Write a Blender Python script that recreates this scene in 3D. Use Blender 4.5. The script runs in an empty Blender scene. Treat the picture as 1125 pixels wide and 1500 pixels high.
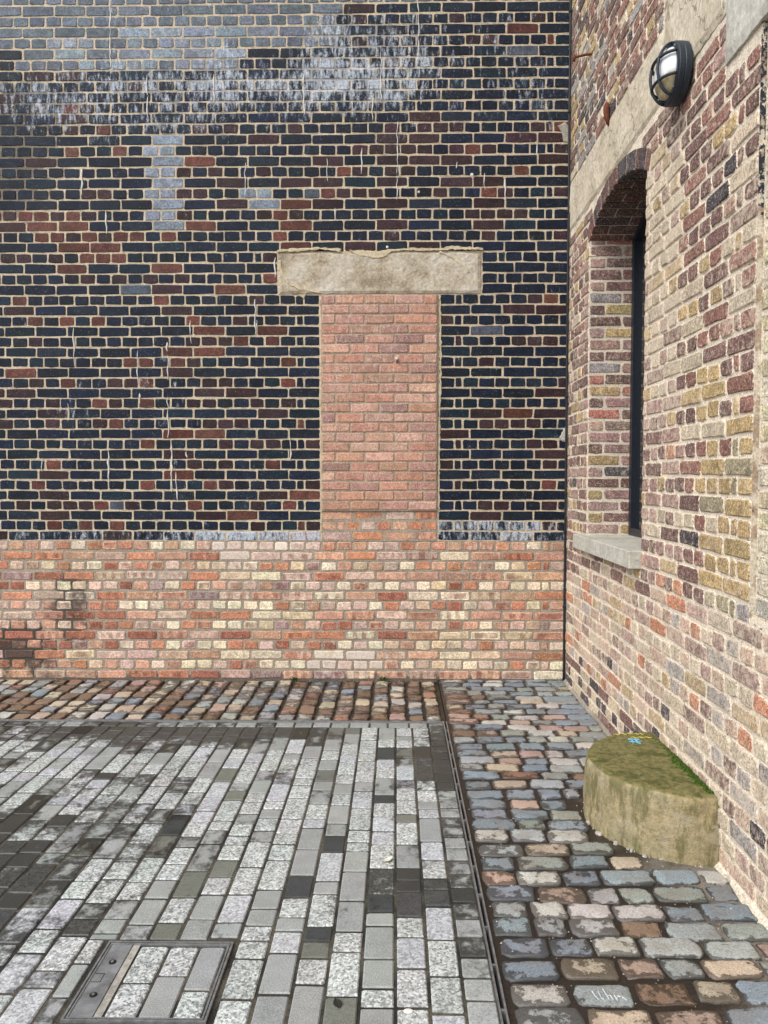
import bpy, math, random
import numpy as np
from mathutils import Vector, Matrix, noise as mnoise

S = bpy.context.scene
COL = S.collection
R = math.radians

# ---------------------------------------------------------------- camera, sky, sun, exposure
H_EYE = 1.49
cam_d = bpy.data.cameras.new('camera')
cam_d.sensor_fit = 'VERTICAL'
cam_d.sensor_height = 36.0
cam_d.lens = 36.0 * 1127 / 1500
cam_d.clip_start = 0.05
cam_d.clip_end = 600
cam = bpy.data.objects.new('camera', cam_d)
cam.location = (0, 0, H_EYE)
cam.rotation_euler = (R(90 - 2.5), 0, R(0.9))
COL.objects.link(cam)
S.camera = cam

W = bpy.data.worlds.new('World')
S.world = W
W.use_nodes = True
wn, wl = W.node_tree.nodes, W.node_tree.links
wn.clear()
sky = wn.new('ShaderNodeTexSky')
sky.sky_type = 'NISHITA'
sky.sun_disc = False
sky.sun_elevation = R(52)
sky.sun_rotation = R(215)
hs = wn.new('ShaderNodeHueSaturation')
hs.inputs['Saturation'].default_value = 0.22      # overcast: the cloud takes the blue out
bg = wn.new('ShaderNodeBackground')
bg.inputs['Strength'].default_value = 0.15
wo = wn.new('ShaderNodeOutputWorld')
wl.new(sky.outputs[0], hs.inputs['Color'])
wl.new(hs.outputs[0], bg.inputs[0])
wl.new(bg.outputs[0], wo.inputs[0])

sd = bpy.data.lights.new('sun', 'SUN')
sd.energy = 1.5
sd.angle = R(35)
sd.color = (1, 0.96, 0.9)
sun = bpy.data.objects.new('sun', sd)
sun.rotation_euler = Vector((0.66, 0.52, -0.85)).to_track_quat('-Z', 'Y').to_euler()
COL.objects.link(sun)

S.view_settings.view_transform = 'Standard'
S.view_settings.look = 'None'
S.view_settings.gamma = 1
S.view_settings.use_curve_mapping = False
S.view_settings.exposure = 0.92

# ---------------------------------------------------------------- main measures of the place (metres)
YB = 5.635          # face of the back wall
XR = 1.245          # face of the right-hand wall
X_LEFT = -5.6       # the back wall runs on past the frame
Z_TOP = 6.4
Y_NEAR = -1.2
ZP = 1.03           # top of the red plinth
INF = (-0.55, 0.303, 2.822)       # bricked-up opening: x0, x1, head
LIN = (-0.855, 0.612, 2.824, 3.128)
WIN = (3.93, 5.054, 1.12, 3.025, 0.135)   # window in right wall: y0, y1, sill, springing, rise
OPN = (1.86, 2.715, 1.0, 3.045)   # second bricked-up opening in right wall
YD = 4.65           # slot drain along the back
XD = 0.30           # slot drain along the right


def wx(px): return (px - 579) / 199.0          # survey of the back wall: 1 unit = 5 mm
def wz(py): return H_EYE + (700 - py) / 200.0


# ---------------------------------------------------------------- projection only used to rank which pieces show largest
fw = cam.rotation_euler.to_matrix() @ Vector((0, 0, -1))
rt = cam.rotation_euler.to_matrix() @ Vector((1, 0, 0))
up = cam.rotation_euler.to_matrix() @ Vector((0, 1, 0))
def proj(p):
    d = Vector(p) - cam.location
    z = d.dot(fw)
    if z < 0.1: return None
    return 384 + 769 * d.dot(rt) / z, 512 - 769 * d.dot(up) / z, z
def in_view(p, m=0):
    q = proj(p)
    return q is not None and -m < q[0] < 768 + m and -m < q[1] < 1024 + m

# ---------------------------------------------------------------- node helper
class NB:
    def __init__(s, name, geo=False):
        s.m = bpy.data.materials.new(name)
        s.m.use_nodes = True
        s.t = s.m.node_tree
        s.n, s.l = s.t.nodes, s.t.links
        s.n.clear()
        s.out = s.n.new('ShaderNodeOutputMaterial')
        s.b = s.n.new('ShaderNodeBsdfPrincipled')
        s.l.new(s.b.outputs[0], s.out.inputs[0])
        s.geo = geo
        s.pos = s.n.new('ShaderNodeNewGeometry').outputs['Position']
    def put(s, sock, v):
        if v is None: return
        if isinstance(v, bpy.types.NodeSocket): s.l.new(v, sock)
        else:
            if isinstance(v, (tuple, list)) and len(v) == 3 and sock.type == 'RGBA': v = (*v, 1)
            sock.default_value = v
    def math(s, op, a, b=0.0, c=None, clamp=False):
        n = s.n.new('ShaderNodeMath'); n.operation = op; n.use_clamp = clamp
        s.put(n.inputs[0], a); s.put(n.inputs[1], b)
        if c is not None: s.put(n.inputs[2], c)
        return n.outputs[0]
    def add(s, a, b): return s.math('ADD', a, b)
    def sub(s, a, b): return s.math('SUBTRACT', a, b)
    def mul(s, a, b): return s.math('MULTIPLY', a, b)
    def vadd(s, a, b):
        n = s.n.new('ShaderNodeVectorMath'); n.operation = 'ADD'
        s.put(n.inputs[0], a); s.put(n.inputs[1], b); return n.outputs[0]
    def vmul(s, a, b):
        n = s.n.new('ShaderNodeVectorMath'); n.operation = 'MULTIPLY'
        s.put(n.inputs[0], a); s.put(n.inputs[1], b); return n.outputs[0]
    def noise(s, scale, detail=3, rough=0.55, vec=None, stretch=None, dist=0):
        v = vec if vec is not None else s.pos
        if stretch: v = s.vmul(v, stretch)
        n = s.n.new('ShaderNodeTexNoise')
        s.put(n.inputs['Vector'], v)
        n.inputs['Scale'].default_value = scale; n.inputs['Detail'].default_value = detail
        n.inputs['Roughness'].default_value = rough; n.inputs['Distortion'].default_value = dist
        return n.outputs['Fac']
    def voro(s, scale, vec=None, feature='F1', out='Distance'):
        n = s.n.new('ShaderNodeTexVoronoi'); n.feature = feature
        s.put(n.inputs['Vector'], vec if vec is not None else s.pos)
        n.inputs['Scale'].default_value = scale
        return n.outputs[out]
    def step(s, v, lo, hi, a=0.0, b=1.0):
        n = s.n.new('ShaderNodeMapRange'); n.interpolation_type = 'SMOOTHSTEP'
        s.put(n.inputs['Value'], v); s.put(n.inputs['From Min'], lo); s.put(n.inputs['From Max'], hi)
        s.put(n.inputs['To Min'], a); s.put(n.inputs['To Max'], b)
        return n.outputs[0]
    def lin(s, v, lo, hi, a=0.0, b=1.0):
        n = s.n.new('ShaderNodeMapRange')
        s.put(n.inputs['Value'], v); s.put(n.inputs['From Min'], lo); s.put(n.inputs['From Max'], hi)
        s.put(n.inputs['To Min'], a); s.put(n.inputs['To Max'], b)
        return n.outputs[0]
    def mix(s, f, a, b, mode='MIX'):
        n = s.n.new('ShaderNodeMix'); n.data_type = 'RGBA'; n.blend_type = mode; n.clamp_factor = True
        s.put(n.inputs['Factor'], f); s.put(n.inputs[6], a); s.put(n.inputs[7], b)
        return n.outputs[2]
    def scale(s, c, f):
        n = s.n.new('ShaderNodeVectorMath'); n.operation = 'SCALE'
        s.put(n.inputs[0], c); s.put(n.inputs['Scale'], f); return n.outputs[0]
    def attr(s, name, typ=None):
        n = s.n.new('ShaderNodeAttribute'); n.attribute_name = name
        n.attribute_type = typ or ('GEOMETRY' if s.geo else 'OBJECT')
        return n
    def tint(s):
        if s.geo: return s.attr('tint').outputs['Color']
        return s.n.new('ShaderNodeObjectInfo').outputs['Color']
    def val(s, name): return s.attr(name).outputs['Fac']
    def edge(s): return s.attr('edge', 'GEOMETRY').outputs['Fac']
    def sep(s, v):
        n = s.n.new('ShaderNodeSeparateXYZ'); s.put(n.inputs[0], v); return n.outputs
    def bump(s, h, strength=0.5, dist=0.004):
        n = s.n.new('ShaderNodeBump'); n.inputs['Strength'].default_value = strength
        n.inputs['Distance'].default_value = dist
        s.put(n.inputs['Height'], h); s.l.new(n.outputs[0], s.b.inputs['Normal'])
    def fin(s, col, rough=0.85, spec=0.3, metal=0.0):
        s.put(s.b.inputs['Base Color'], col); s.put(s.b.inputs['Roughness'], rough)
        s.put(s.b.inputs['Specular IOR Level'], spec); s.put(s.b.inputs['Metallic'], metal)
        return s.m
    def gauss(s, axis, ca, cz, sa, sz):
        """soft round mark on a wall face, in world metres"""
        p = s.sep(s.pos)
        a = s.math('POWER', s.math('DIVIDE', s.sub(p[axis], ca), sa), 2.0)
        b = s.math('POWER', s.math('DIVIDE', s.sub(p[2], cz), sz), 2.0)
        return s.math('POWER', 2.718, s.mul(s.add(a, b), -1.0))

# ---------------------------------------------------------------- materials
# salt bloom on the back wall: centre x, centre z, half widths, amount (metres)
BLOOM = [(wx(210), wz(128), 1.2, 0.16, .46), (wx(485), wz(85), .28, .34, .46), (wx(430), wz(148), .7, .18, .42), (wx(585), wz(130), .36, .42, .40), (wx(80), wz(172), .6, .17, .46),
         (wx(260), wz(190), .6, .14, .36), (wx(172), wz(50), .06, .34, .42), (wx(760), wz(150), .36, .28, .40), (wx(325), wz(70), .14, .45, .34), (wx(250), wz(25), .13, .16, .32),
         (wx(230), wz(560), .32, .5, .20), (wx(110), wz(600), .14, .36, .20), (wx(640), wz(60), .8, .28, .26)]
def bloom(b):
    t = None
    for (x, z, sx, sz, a) in BLOOM:
        g = b.mul(b.gauss(0, x, z, sx, sz), a); t = g if t is None else b.add(t, g)
    return b.mul(t, 0.78)
def brick_material(name, geo, mortar, eff_col, rough=(0.8, 0.9), spec=0.3, smear=(1.0, 1.15, 0.55),
                   bumpd=0.004, blotch=0.5, spots=0.0, spot_col=(0.6, 0.6, 0.58), kiss=False, streak=(1, 1, 0.35), pit=0.0, grit=0.35, edim=0.62, field=False, crag=0.0):
    b = NB(name + ('_joined' if geo else ''), geo)
    t = b.tint(); e = b.edge(); eff = b.val('eff'); dirt = b.val('dirt'); rnd = b.val('rnd')
    if field: eff = b.add(eff, bloom(b))
    off = b.n.new('ShaderNodeCombineXYZ')
    b.put(off.inputs[0], b.mul(rnd, 37.0)); b.put(off.inputs[1], b.mul(rnd, 11.0)); b.put(off.inputs[2], b.mul(rnd, 23.0))
    p = b.vadd(b.pos, off.outputs[0])
    n1 = b.noise(14, 4, 0.6, vec=p); n2 = b.noise(75, 4, 0.65, vec=p); n3 = b.noise(330, 2, 0.6)
    col = b.scale(t, b.mul(b.lin(n2, 0.34, 0.66, 1 - blotch * 0.8, 1 + blotch * 0.8), b.lin(n3, 0.33, 0.67, 1 - grit, 1 + grit)))
    col = b.mix(b.step(n1, 0.46, 0.62, 0, blotch), col, b.scale(t, 0.5))
    if kiss:
        k = b.val('kiss'); fr = b.lin(b.math('FRACT', b.mul(rnd, 7.0)), 0, 1, 13.0, 25.0); lv = b.sep(b.attr('loc', 'GEOMETRY').outputs['Vector'])
        bands = b.step(b.math('COSINE', b.mul(b.add(lv[0], b.mul(rnd, 0.25)), fr)), -0.1, 0.25)
        inz = b.step(b.math('ABSOLUTE', b.add(lv[2], b.mul(b.sub(n1, 0.5), 0.15))), 0.3, 0.36, 1, 0)
        inx = b.step(b.math('ABSOLUTE', lv[0]), 0.36, 0.42, 1, 0)
        m1 = b.mul(b.mul(bands, inz), b.math('COMPARE', k, 1.0, 0.3))
        m1b = b.mul(bands, b.math('COMPARE', k, 3.0, 0.3))
        m2 = b.mul(b.mul(inx, inz), b.math('COMPARE', k, 2.0, 0.3))
        m = b.add(b.add(m1, m2), m1b)
        col = b.mix(b.mul(m, b.lin(n1, 0.35, 0.62, 0.15, 0.8)), col, b.mix(0.7, b.scale(t, 0.5), (0.2, 0.055, 0.035)))
    if spots:
        col = b.mix(b.step(b.noise(210, 2, 0.5, vec=p), 0.76 - 0.12 * spots, 0.80 - 0.1 * spots, 0, 0.8), col, spot_col)
    if crag:
        n4 = b.noise(140, 3, 0.6, vec=p)
        col = b.scale(col, b.lin(n4, 0.36, 0.64, 1 - crag, 1 + crag * 0.8))
        col = b.mix(b.step(n4, 0.60, 0.66, 0, 0.75), col, (0.62, 0.54, 0.45))
    if pit:
        col = b.mix(b.step(n3, 0.36, 0.28, 0, pit), col, b.scale(t, 0.35))
    # dirt: dark weathering with its own ragged shape; on arch bricks, painted shade
    dm = b.step(b.add(b.noise(9, 5, 0.65), b.mul(b.sub(dirt, 0.5), 0.9)), 0.42, 0.7)
    col = b.mix(b.mul(dm, b.step(dirt, 0.02, 0.3, 0, 0.85)), col, (0.025, 0.022, 0.02))
    # mortar dragged over the arrises
    sm = b.step(b.add(b.mul(e, smear[0]), b.mul(b.sub(b.noise(95, 4, 0.7), 0.5), smear[2] * 2)), smear[1] - 0.16, smear[1])
    col = b.mix(sm, col, b.scale(b.mix(0, mortar, mortar), b.lin(n2, 0.35, 0.65, 0.75, 1.15)))
    # white bloom / lime wash, runs downwards
    st = b.add(b.mul(b.lin(b.noise(36, 5, 0.7, stretch=streak), 0.3, 0.7, 0.12, 0.88), 0.62), b.mul(b.noise(120, 3, 0.65), 0.38))
    if field: st = b.add(st, b.mul(b.sub(e, 0.35), 0.05))
    em = b.step(b.add(st, b.mul(b.sub(eff, 0.5), 0.62)), edim - 0.26, edim)
    em = b.mul(em, b.mul(b.step(eff, 0.02, 0.3, 0, 0.85), b.lin(n2, 0.36, 0.64, 0.45, 1.0)))
    col = b.mix(em, col, eff_col)
    rg = b.lin(n2, 0.3, 0.7, rough[0], rough[1])
    rg = b.add(b.mul(b.math('MAXIMUM', sm, em), 0.3), rg)
    b.bump(b.add(b.add(b.mul(n2, 0.7), b.mul(n1, 0.5)), b.add(b.mul(n3, 0.35), b.mul(sm, 0.25))), 0.7, bumpd)
    return b.fin(col, rg, spec)

def both(*a, **k): return (brick_material(a[0], False, *a[1:], **k), brick_material(a[0], True, *a[1:], **k))

MORT_B = (0.60, 0.50, 0.365); MORT_P = (0.37, 0.31, 0.245); MORT_R = (0.78, 0.68, 0.55)
M_DARK = both('glazed_brick', MORT_B, (0.60, 0.65, 0.72), rough=(0.34, 0.7), spec=0.15, blotch=0.6, smear=(0.95, 0.90, 0.62), spots=0.55, bumpd=0.0025, edim=0.66, field=True, streak=(1, 1, 0.3))
M_RED = both('plinth_brick', MORT_P, (0.66, 0.60, 0.53), kiss=True, smear=(0.95, 0.82, 0.75), blotch=0.5, pit=0.8, crag=0.16, edim=0.66)
M_INF = both('infill_brick', (0.46, 0.36, 0.28), (0.60, 0.49, 0.43), smear=(1.0, 0.86, 0.8), crag=0.18, blotch=0.42, spots=0.7, spot_col=(0.58, 0.46, 0.40), pit=0.8, bumpd=0.006, edim=0.66)
M_STOCK = both('stock_brick', MORT_R, (0.60, 0.50, 0.39), smear=(1.0, 0.80, 0.95), blotch=0.55, spots=0.7, spot_col=(0.62, 0.55, 0.46), pit=0.8, bumpd=0.010, streak=(1, 1, 0.8), grit=0.35, edim=0.63, crag=0.4)

def mortar_material(name, c, dark=None, kind='back'):
    b = NB(name)
    n1 = b.noise(7, 5, 0.6); n2 = b.noise(120, 4, 0.7); n3 = b.noise(28, 4, 0.6)
    col = b.mix(b.step(n1, 0.35, 0.7), c, tuple(v * 0.78 for v in c))
    col = b.scale(col, b.lin(n2, 0.34, 0.66, 0.6, 1.25))
    col = b.mix(b.step(b.noise(70, 4, 0.65), 0.58, 0.68, 0, 0.7), col, tuple(v * 0.3 for v in c))  # random dark flecks paint in the shadow of joint recesses
    col = b.mix(b.step(n3, 0.55, 0.72, 0, 0.55), col, tuple(min(1, v * 1.3) for v in c))
    if dark:
        for (axis, ca, cz, sa, sz, amt) in dark:
            g = b.gauss(axis, ca, cz, sa, sz)
            m = b.step(b.add(b.mul(b.lin(b.noise(13, 6, 0.7), 0.3, 0.7), 0.6), g), 0.62, 0.95, 0, amt)
            col = b.mix(m, col, (0.035, 0.032, 0.03))
    if kind == 'bloom':
        st = b.add(b.mul(b.lin(b.noise(36, 5, 0.7, stretch=(1, 1, 0.3)), 0.3, 0.7, 0.12, 0.88), 0.62), b.mul(b.noise(120, 3, 0.65), 0.38))
        fl = bloom(b)
        em = b.mul(b.step(b.add(st, b.mul(b.sub(fl, 0.5), 0.62)), 0.42, 0.62), b.step(fl, 0.05, 0.25, 0, 0.85))
        col = b.mix(em, col, (0.56, 0.60, 0.65))
        col = b.mix(b.step(b.add(b.mul(b.noise(5, 5, 0.7), 1.0), b.mul(fl, 0.25)), 0.56, 0.68, 0, 0.6), col, (0.16, 0.16, 0.17))
    if kind == 'crack':
        ck = b.noise(55, 5, 0.75, stretch=(1, 0.5, 1))
        col = b.mix(b.step(ck, 0.60, 0.66, 0, 0.85), col, (0.07, 0.055, 0.045))  # dark cracks, with the shadow beneath the bricks painted in
    b.bump(b.add(n2, b.mul(n3, 0.8)), 0.8, 0.006)
    return b.fin(col, 0.92, 0.2)

M_MORT_B = mortar_material('back_wall_mortar', MORT_B, [(0, wx(10), wz(230), 0.45, 0.55, 0.65), (0, wx(60), wz(165), 0.45, 0.2, 0.5)], 'bloom')
M_MORT_P = mortar_material('plinth_mortar', MORT_P, [(0, wx(20), wz(950), 0.28, 0.2, 0.9), (0, wx(95), wz(890), 0.16, 0.35, 0.8), (0, wx(400), wz(1000), 3, 0.06, 0.6)], 'crack')
M_MORT_I = mortar_material('infill_mortar', (0.42, 0.33, 0.25), kind='crack')
M_MORT_R = mortar_material('right_wall_mortar', MORT_R, [(1, 4.4, 0.0, 1.6, 0.06, 0.6)], 'crack')

def stone_material(name, c, c2, speck=0.4, bumpd=0.006, crack=0.0):
    b = NB(name)
    n1 = b.noise(5, 5, 0.65); n2 = b.noise(45, 5, 0.7); n3 = b.noise(240, 3, 0.6)
    col = b.mix(b.step(n1, 0.35, 0.65), c, c2)
    col = b.scale(col, b.lin(n2, 0.34, 0.66, 0.72, 1.2))
    col = b.mix(b.step(b.add(b.mul(n1, 0.5), b.mul(n3, 0.5)), 0.47, 0.4, 0, speck), col, tuple(v * 0.3 for v in c))
    col = b.mix(b.step(b.noise(18, 5, 0.7), 0.6, 0.72, 0, 0.6), col, tuple(min(0.8, v * 1.35) for v in c))
    if crack:
        cr = b.voro(1.6, vec=b.vadd(b.pos, b.scale(b.n.new('ShaderNodeTexNoise').outputs['Color'], 0.25)), feature='DISTANCE_TO_EDGE')
        col = b.mix(b.step(cr, 0.012, 0.002, 0, crack), col, tuple(v * 0.25 for v in c))
    b.bump(b.add(b.mul(n2, 0.8), b.mul(n3, 0.4)), 0.8, bumpd)
    return b.fin(col, 0.9, 0.2)

M_LINT = stone_material('lintel_stone', (0.42, 0.35, 0.25), (0.52, 0.47, 0.39), 0.8)
M_SMEAR = stone_material('lintel_mortar_smear', (0.53, 0.44, 0.29), (0.56, 0.48, 0.34), 0.2)
M_BAND = stone_material('band_render', (0.53, 0.455, 0.345), (0.60, 0.53, 0.42), 0.3, crack=0.7)
M_RLINT = stone_material('grey_lintel_stone', (0.47, 0.45, 0.40), (0.53, 0.51, 0.455), 0.35)
M_SILL = stone_material('sill_stone', (0.42, 0.40, 0.34), (0.47, 0.455, 0.40), 0.2, 0.0015)
M_CEM = stone_material('grey_cement', (0.36, 0.33, 0.28), (0.45, 0.42, 0.37), 0.3)

def cobble_material(geo):
    b = NB('cobble_stone' + ('_joined' if geo else ''), geo)
    t = b.tint(); e = b.edge(); wet = b.val('wet'); rnd = b.val('rnd')
    off = b.n.new('ShaderNodeCombineXYZ')
    b.put(off.inputs[0], b.mul(rnd, 37.0)); b.put(off.inputs[1], b.mul(rnd, 11.0))
    p = b.vadd(b.pos, off.outputs[0])
    n1 = b.noise(22, 4, 0.6, vec=p); n2 = b.noise(160, 4, 0.7, vec=p); n3 = b.noise(420, 2, 0.6, vec=p)
    col = b.scale(t, b.lin(n2, 0.34, 0.66, 0.62, 1.38))
    col = b.mix(b.step(b.noise(9, 3, 0.5, vec=p), 0.45, 0.65, 0, 0.45), col, b.mix(0.6, b.scale(t, 0.8), (0.2, 0.13, 0.08)))
    col = b.mix(b.step(n3, 0.6, 0.68, 0, 0.5), col, (0.6, 0.58, 0.55))
    # water clings to the flanks and hollows, the crowns have dried off
    w = b.add(b.add(b.mul(e, 0.85), b.add(b.mul(b.sub(n1, 0.5), 2.1), b.mul(b.sub(n2, 0.5), 0.9))), b.sub(wet, 0.5))
    m = b.step(w, 0.3, 0.44)
    wetc = b.mix(0.22, b.scale(t, 0.32), (0.05, 0.033, 0.022))
    col = b.mix(m, col, b.scale(wetc, b.lin(n2, 0.3, 0.7, 0.7, 1.3)))
    rg = b.lin(m, 0, 1, 0.72, 0.2)
    b.bump(b.add(b.mul(n1, 1.0), b.add(b.mul(n2, 0.5), b.mul(n3, 0.2))), 0.8, 0.006)
    return b.fin(col, rg, b.lin(m, 0, 1, 0.3, 0.5))
M_COB = (cobble_material(False), cobble_material(True))

def sett_material(geo):
    b = NB('granite' + ('_joined' if geo else ''), geo)
    t = b.tint(); wet = b.val('wet'); sp = b.val('speck'); rnd = b.val('rnd'); e = b.edge()
    off = b.n.new('ShaderNodeCombineXYZ')
    b.put(off.inputs[0], b.mul(rnd, 37.0)); b.put(off.inputs[1], b.mul(rnd, 11.0))
    p = b.vadd(b.pos, off.outputs[0])
    n2 = b.noise(95, 3, 0.6, vec=p); n3 = b.noise(240, 2, 0.55, vec=p); n1 = b.noise(12, 4, 0.6, vec=p)
    v = b.voro(140, vec=p, out='Color')
    vs = b.sep(v)
    fine = b.scale(t, b.lin(n3, 0.34, 0.66, 0.76, 1.24))
    coarse = b.scale(t, b.lin(vs[0], 0, 1, 0.42, 1.65))
    coarse = b.mix(b.step(b.add(b.mul(vs[1], 0.5), b.mul(n2, 0.8)), 0.45, 0.38, 0, 0.75), coarse, (0.09, 0.08, 0.08))
    col = b.mix(sp, fine, coarse)
    col = b.scale(col, b.lin(n1, 0.3, 0.7, 0.88, 1.1))
    # damp and algae: ragged, crosses the joints
    lv_ = b.sep(b.attr('loc', 'GEOMETRY').outputs['Vector'])
    rr_ = b.mul(b.math('MAXIMUM', b.math('ABSOLUTE', lv_[0]), b.math('ABSOLUTE', lv_[1])), 2.0)
    big = b.noise(2.6, 5, 0.62, dist=0.4)
    w = b.add(b.add(b.mul(b.sub(big, 0.5), 1.7), b.mul(b.sub(b.noise(24, 5, 0.7), 0.5), 1.2)), b.add(wet, b.mul(b.mul(b.sub(rr_, 0.62), b.lin(b.math('FRACT', b.mul(rnd, 5.0)), 0, 1, 0.0, 0.42)), b.sub(1.0, b.mul(sp, 0.75)))))
    w = b.sub(w, b.mul(sp, 0.10))
    m = b.step(w, 0.26, 0.66)
    wc = b.mix(0.4, b.scale(col, 0.2), (0.02, 0.022, 0.018))
    col = b.mix(m, col, wc)
    b.bump(b.add(n3, n2), 0.5, 0.002)
    return b.fin(col, b.lin(m, 0, 1, 0.7, 0.42), b.lin(m, 0, 1, 0.3, 0.35))
M_SETT = (sett_material(False), sett_material(True))

def ground_material(name, c, c2, wetrough=0.5, scale=1.0):
    b = NB(name)
    n1 = b.noise(4 * scale, 5, 0.6); n2 = b.noise(140, 4, 0.7)
    col = b.scale(b.mix(b.step(n1, 0.4, 0.62), c, c2), b.lin(n2, 0.34, 0.66, 0.55, 1.4))
    b.bump(n2, 0.8, 0.006)
    return b.fin(col, b.lin(n1, 0.35, 0.65, wetrough, 0.9), 0.3)
M_JOINT = ground_material('paving_joint_sand', (0.022, 0.021, 0.018), (0.09, 0.08, 0.06))
M_EARTH = ground_material('cobble_joint_earth', (0.022, 0.017, 0.013), (0.05, 0.04, 0.028), 0.4)
b = NB('cobble_joint_mortar')
n1 = b.noise(5, 4, 0.6); n2 = b.noise(140, 4, 0.7)
k = b.step(b.add(b.sep(b.pos)[0], b.mul(b.sub(n1, 0.5), 0.9)), 0.88, 1.25)
col = b.scale(b.mix(k, (0.028, 0.021, 0.016), (0.20, 0.18, 0.15)), b.lin(n2, 0.34, 0.66, 0.6, 1.35))
b.bump(n2, 0.8, 0.006)
M_JMORT = b.fin(col, b.lin(k, 0, 1, 0.3, 0.9), 0.35)
M_TARMAC = ground_material('tarmac', (0.04, 0.04, 0.04), (0.06, 0.06, 0.058))

def simple(name, c, rough=0.5, spec=0.4, metal=0.0, var=0.25, nscale=40, bumpd=0.0):
    b = NB(name)
    n = b.noise(nscale, 4, 0.65)
    if bumpd: b.bump(n, 0.6, bumpd)
    return b.fin(b.scale(b.mix(0, c, c), b.lin(n, 0.3, 0.7, 1 - var, 1 + var)), b.lin(n, 0.3, 0.7, rough * 0.85, min(1, rough * 1.2)), spec, metal)
M_STEEL = simple('worn_steel', (0.42, 0.43, 0.44), 0.42, metal=0.85, var=0.2)
M_STEELD = simple('dull_steel_plate', (0.27, 0.28, 0.29), 0.5, metal=0.6, var=0.3, nscale=18)
M_BLACK = simple('black_slot', (0.006, 0.006, 0.006), 0.8, var=0.2)
M_PAINT = simple('blue_black_paint', (0.016, 0.024, 0.036), 0.5, 0.4, var=0.3, nscale=60)
M_CABLE = simple('black_cable', (0.012, 0.013, 0.017), 0.55)
M_RUST = simple('rust', (0.13, 0.045, 0.025), 0.85, 0.2, var=0.5, nscale=160, bumpd=0.002)
M_FRAME = simple('window_frame_paint', (0.012, 0.016, 0.024), 0.4)
M_LIME = simple('lime_deposit', (0.62, 0.60, 0.55), 0.9, 0.2, var=0.2)
M_WEED = simple('weed_leaf', (0.06, 0.11, 0.025), 0.7, var=0.4)
M_MOSS = simple('moss', (0.05, 0.082, 0.014), 0.9, 0.1, var=0.6, nscale=90)
M_LEAF = simple('pale_dead_leaf', (0.55, 0.52, 0.44), 0.8)
M_LEAFD = simple('dark_dead_leaf', (0.02, 0.018, 0.014), 0.6)
M_GUM = simple('gum', (0.62, 0.6, 0.56), 0.8)
M_CHALKY = simple('yellow_chalk', (0.55, 0.46, 0.10), 0.95, 0.1)
M_CHALKB = simple('blue_chalk', (0.20, 0.45, 0.55), 0.95, 0.1)
M_CHALKW = simple('white_chalk', (0.50, 0.53, 0.53), 0.95, 0.1)
M_CONC = stone_material('concrete_infill', (0.30, 0.29, 0.26), (0.38, 0.36, 0.32), 0.3, 0.002)
b = NB('window_glass'); b.fin((0.012, 0.016, 0.02), 0.04, 0.6); M_GLASS = b.m
b = NB('lamp_diffuser')
z = b.sep(b.pos)[2]
beige_low = b.step(b.add(z, b.mul(b.noise(30, 4), 0.03)), 3.232, 3.205)  # dome colour turns from white to beige towards the bottom
b.fin(b.mix(beige_low, (0.70, 0.72, 0.74), b.scale(b.mix(0, (0.46, 0.39, 0.24), (0, 0, 0)), b.lin(b.noise(45, 4), 0.3, 0.7, 0.75, 1.25))), 0.12, 0.5); M_DIFF = b.m
b = NB('jamb_paint_remnants')
n = b.noise(38, 5, 0.7)
zz_ = b.sep(b.pos)[2]
n = b.add(n, b.step(zz_, 2.5, 2.15, 0, 0.2))
und = b.mix(b.step(b.noise(13, 4, 0.6), 0.45, 0.55), (0.60, 0.53, 0.42), (0.36, 0.27, 0.19))
und = b.scale(und, b.lin(b.noise(90, 4, 0.7), 0.35, 0.65, 0.6, 1.2))
b.fin(b.mix(b.step(n, 0.49, 0.54), (0.018, 0.022, 0.034), und), 0.7, 0.3); M_JAMB = b.m
# half-round stone
b = NB('mossy_sandstone')
g = b.n.new('ShaderNodeNewGeometry'); nz = b.sep(g.outputs['Normal'])[2]
n1 = b.noise(6, 5, 0.65); n2 = b.noise(38, 5, 0.7); n3 = b.noise(220, 3, 0.6)
col = b.mix(b.step(n1, 0.35, 0.65), (0.33, 0.265, 0.145), (0.29, 0.25, 0.15))
col = b.scale(col, b.lin(n2, 0.34, 0.66, 0.7, 1.25))
col = b.mix(b.step(b.noise(20, 5, 0.7, stretch=(1, 1, 0.25)), 0.46, 0.60, 0, 0.8), col, (0.125, 0.115, 0.048))
col = b.mix(b.step(b.noise(9, 5, 0.7), 0.54, 0.64, 0, 0.55), col, (0.40, 0.345, 0.25))
col = b.mix(b.step(n3, 0.40, 0.33, 0, 0.7), col, (0.06, 0.05, 0.03))
col = b.mix(b.step(b.noise(62, 3, 0.6), 0.68, 0.74, 0, 0.8), col, (0.05, 0.045, 0.02))
algae = b.mix(b.step(n2, 0.35, 0.6), (0.088, 0.094, 0.022), (0.20, 0.17, 0.075))
tp = b.step(nz, 0.55, 0.9)
col = b.mix(b.mul(tp, b.step(b.add(n1, b.mul(n2, 0.3)), 0.42, 0.62, 0.55, 0.95)), col, algae)
col = b.mix(b.mul(tp, b.step(b.noise(13, 5, 0.7), 0.5, 0.64, 0, 0.7)), col, (0.05, 0.062, 0.014))
col = b.mix(b.mul(tp, b.step(b.noise(70, 3, 0.6), 0.66, 0.72, 0, 0.6)), col, (0.42, 0.37, 0.27))
b.bump(b.add(b.mul(n2, 1.0), b.mul(n3, 0.4)), 0.9, 0.008)
M_MSTONE = b.fin(col, 0.9, 0.2)

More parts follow.
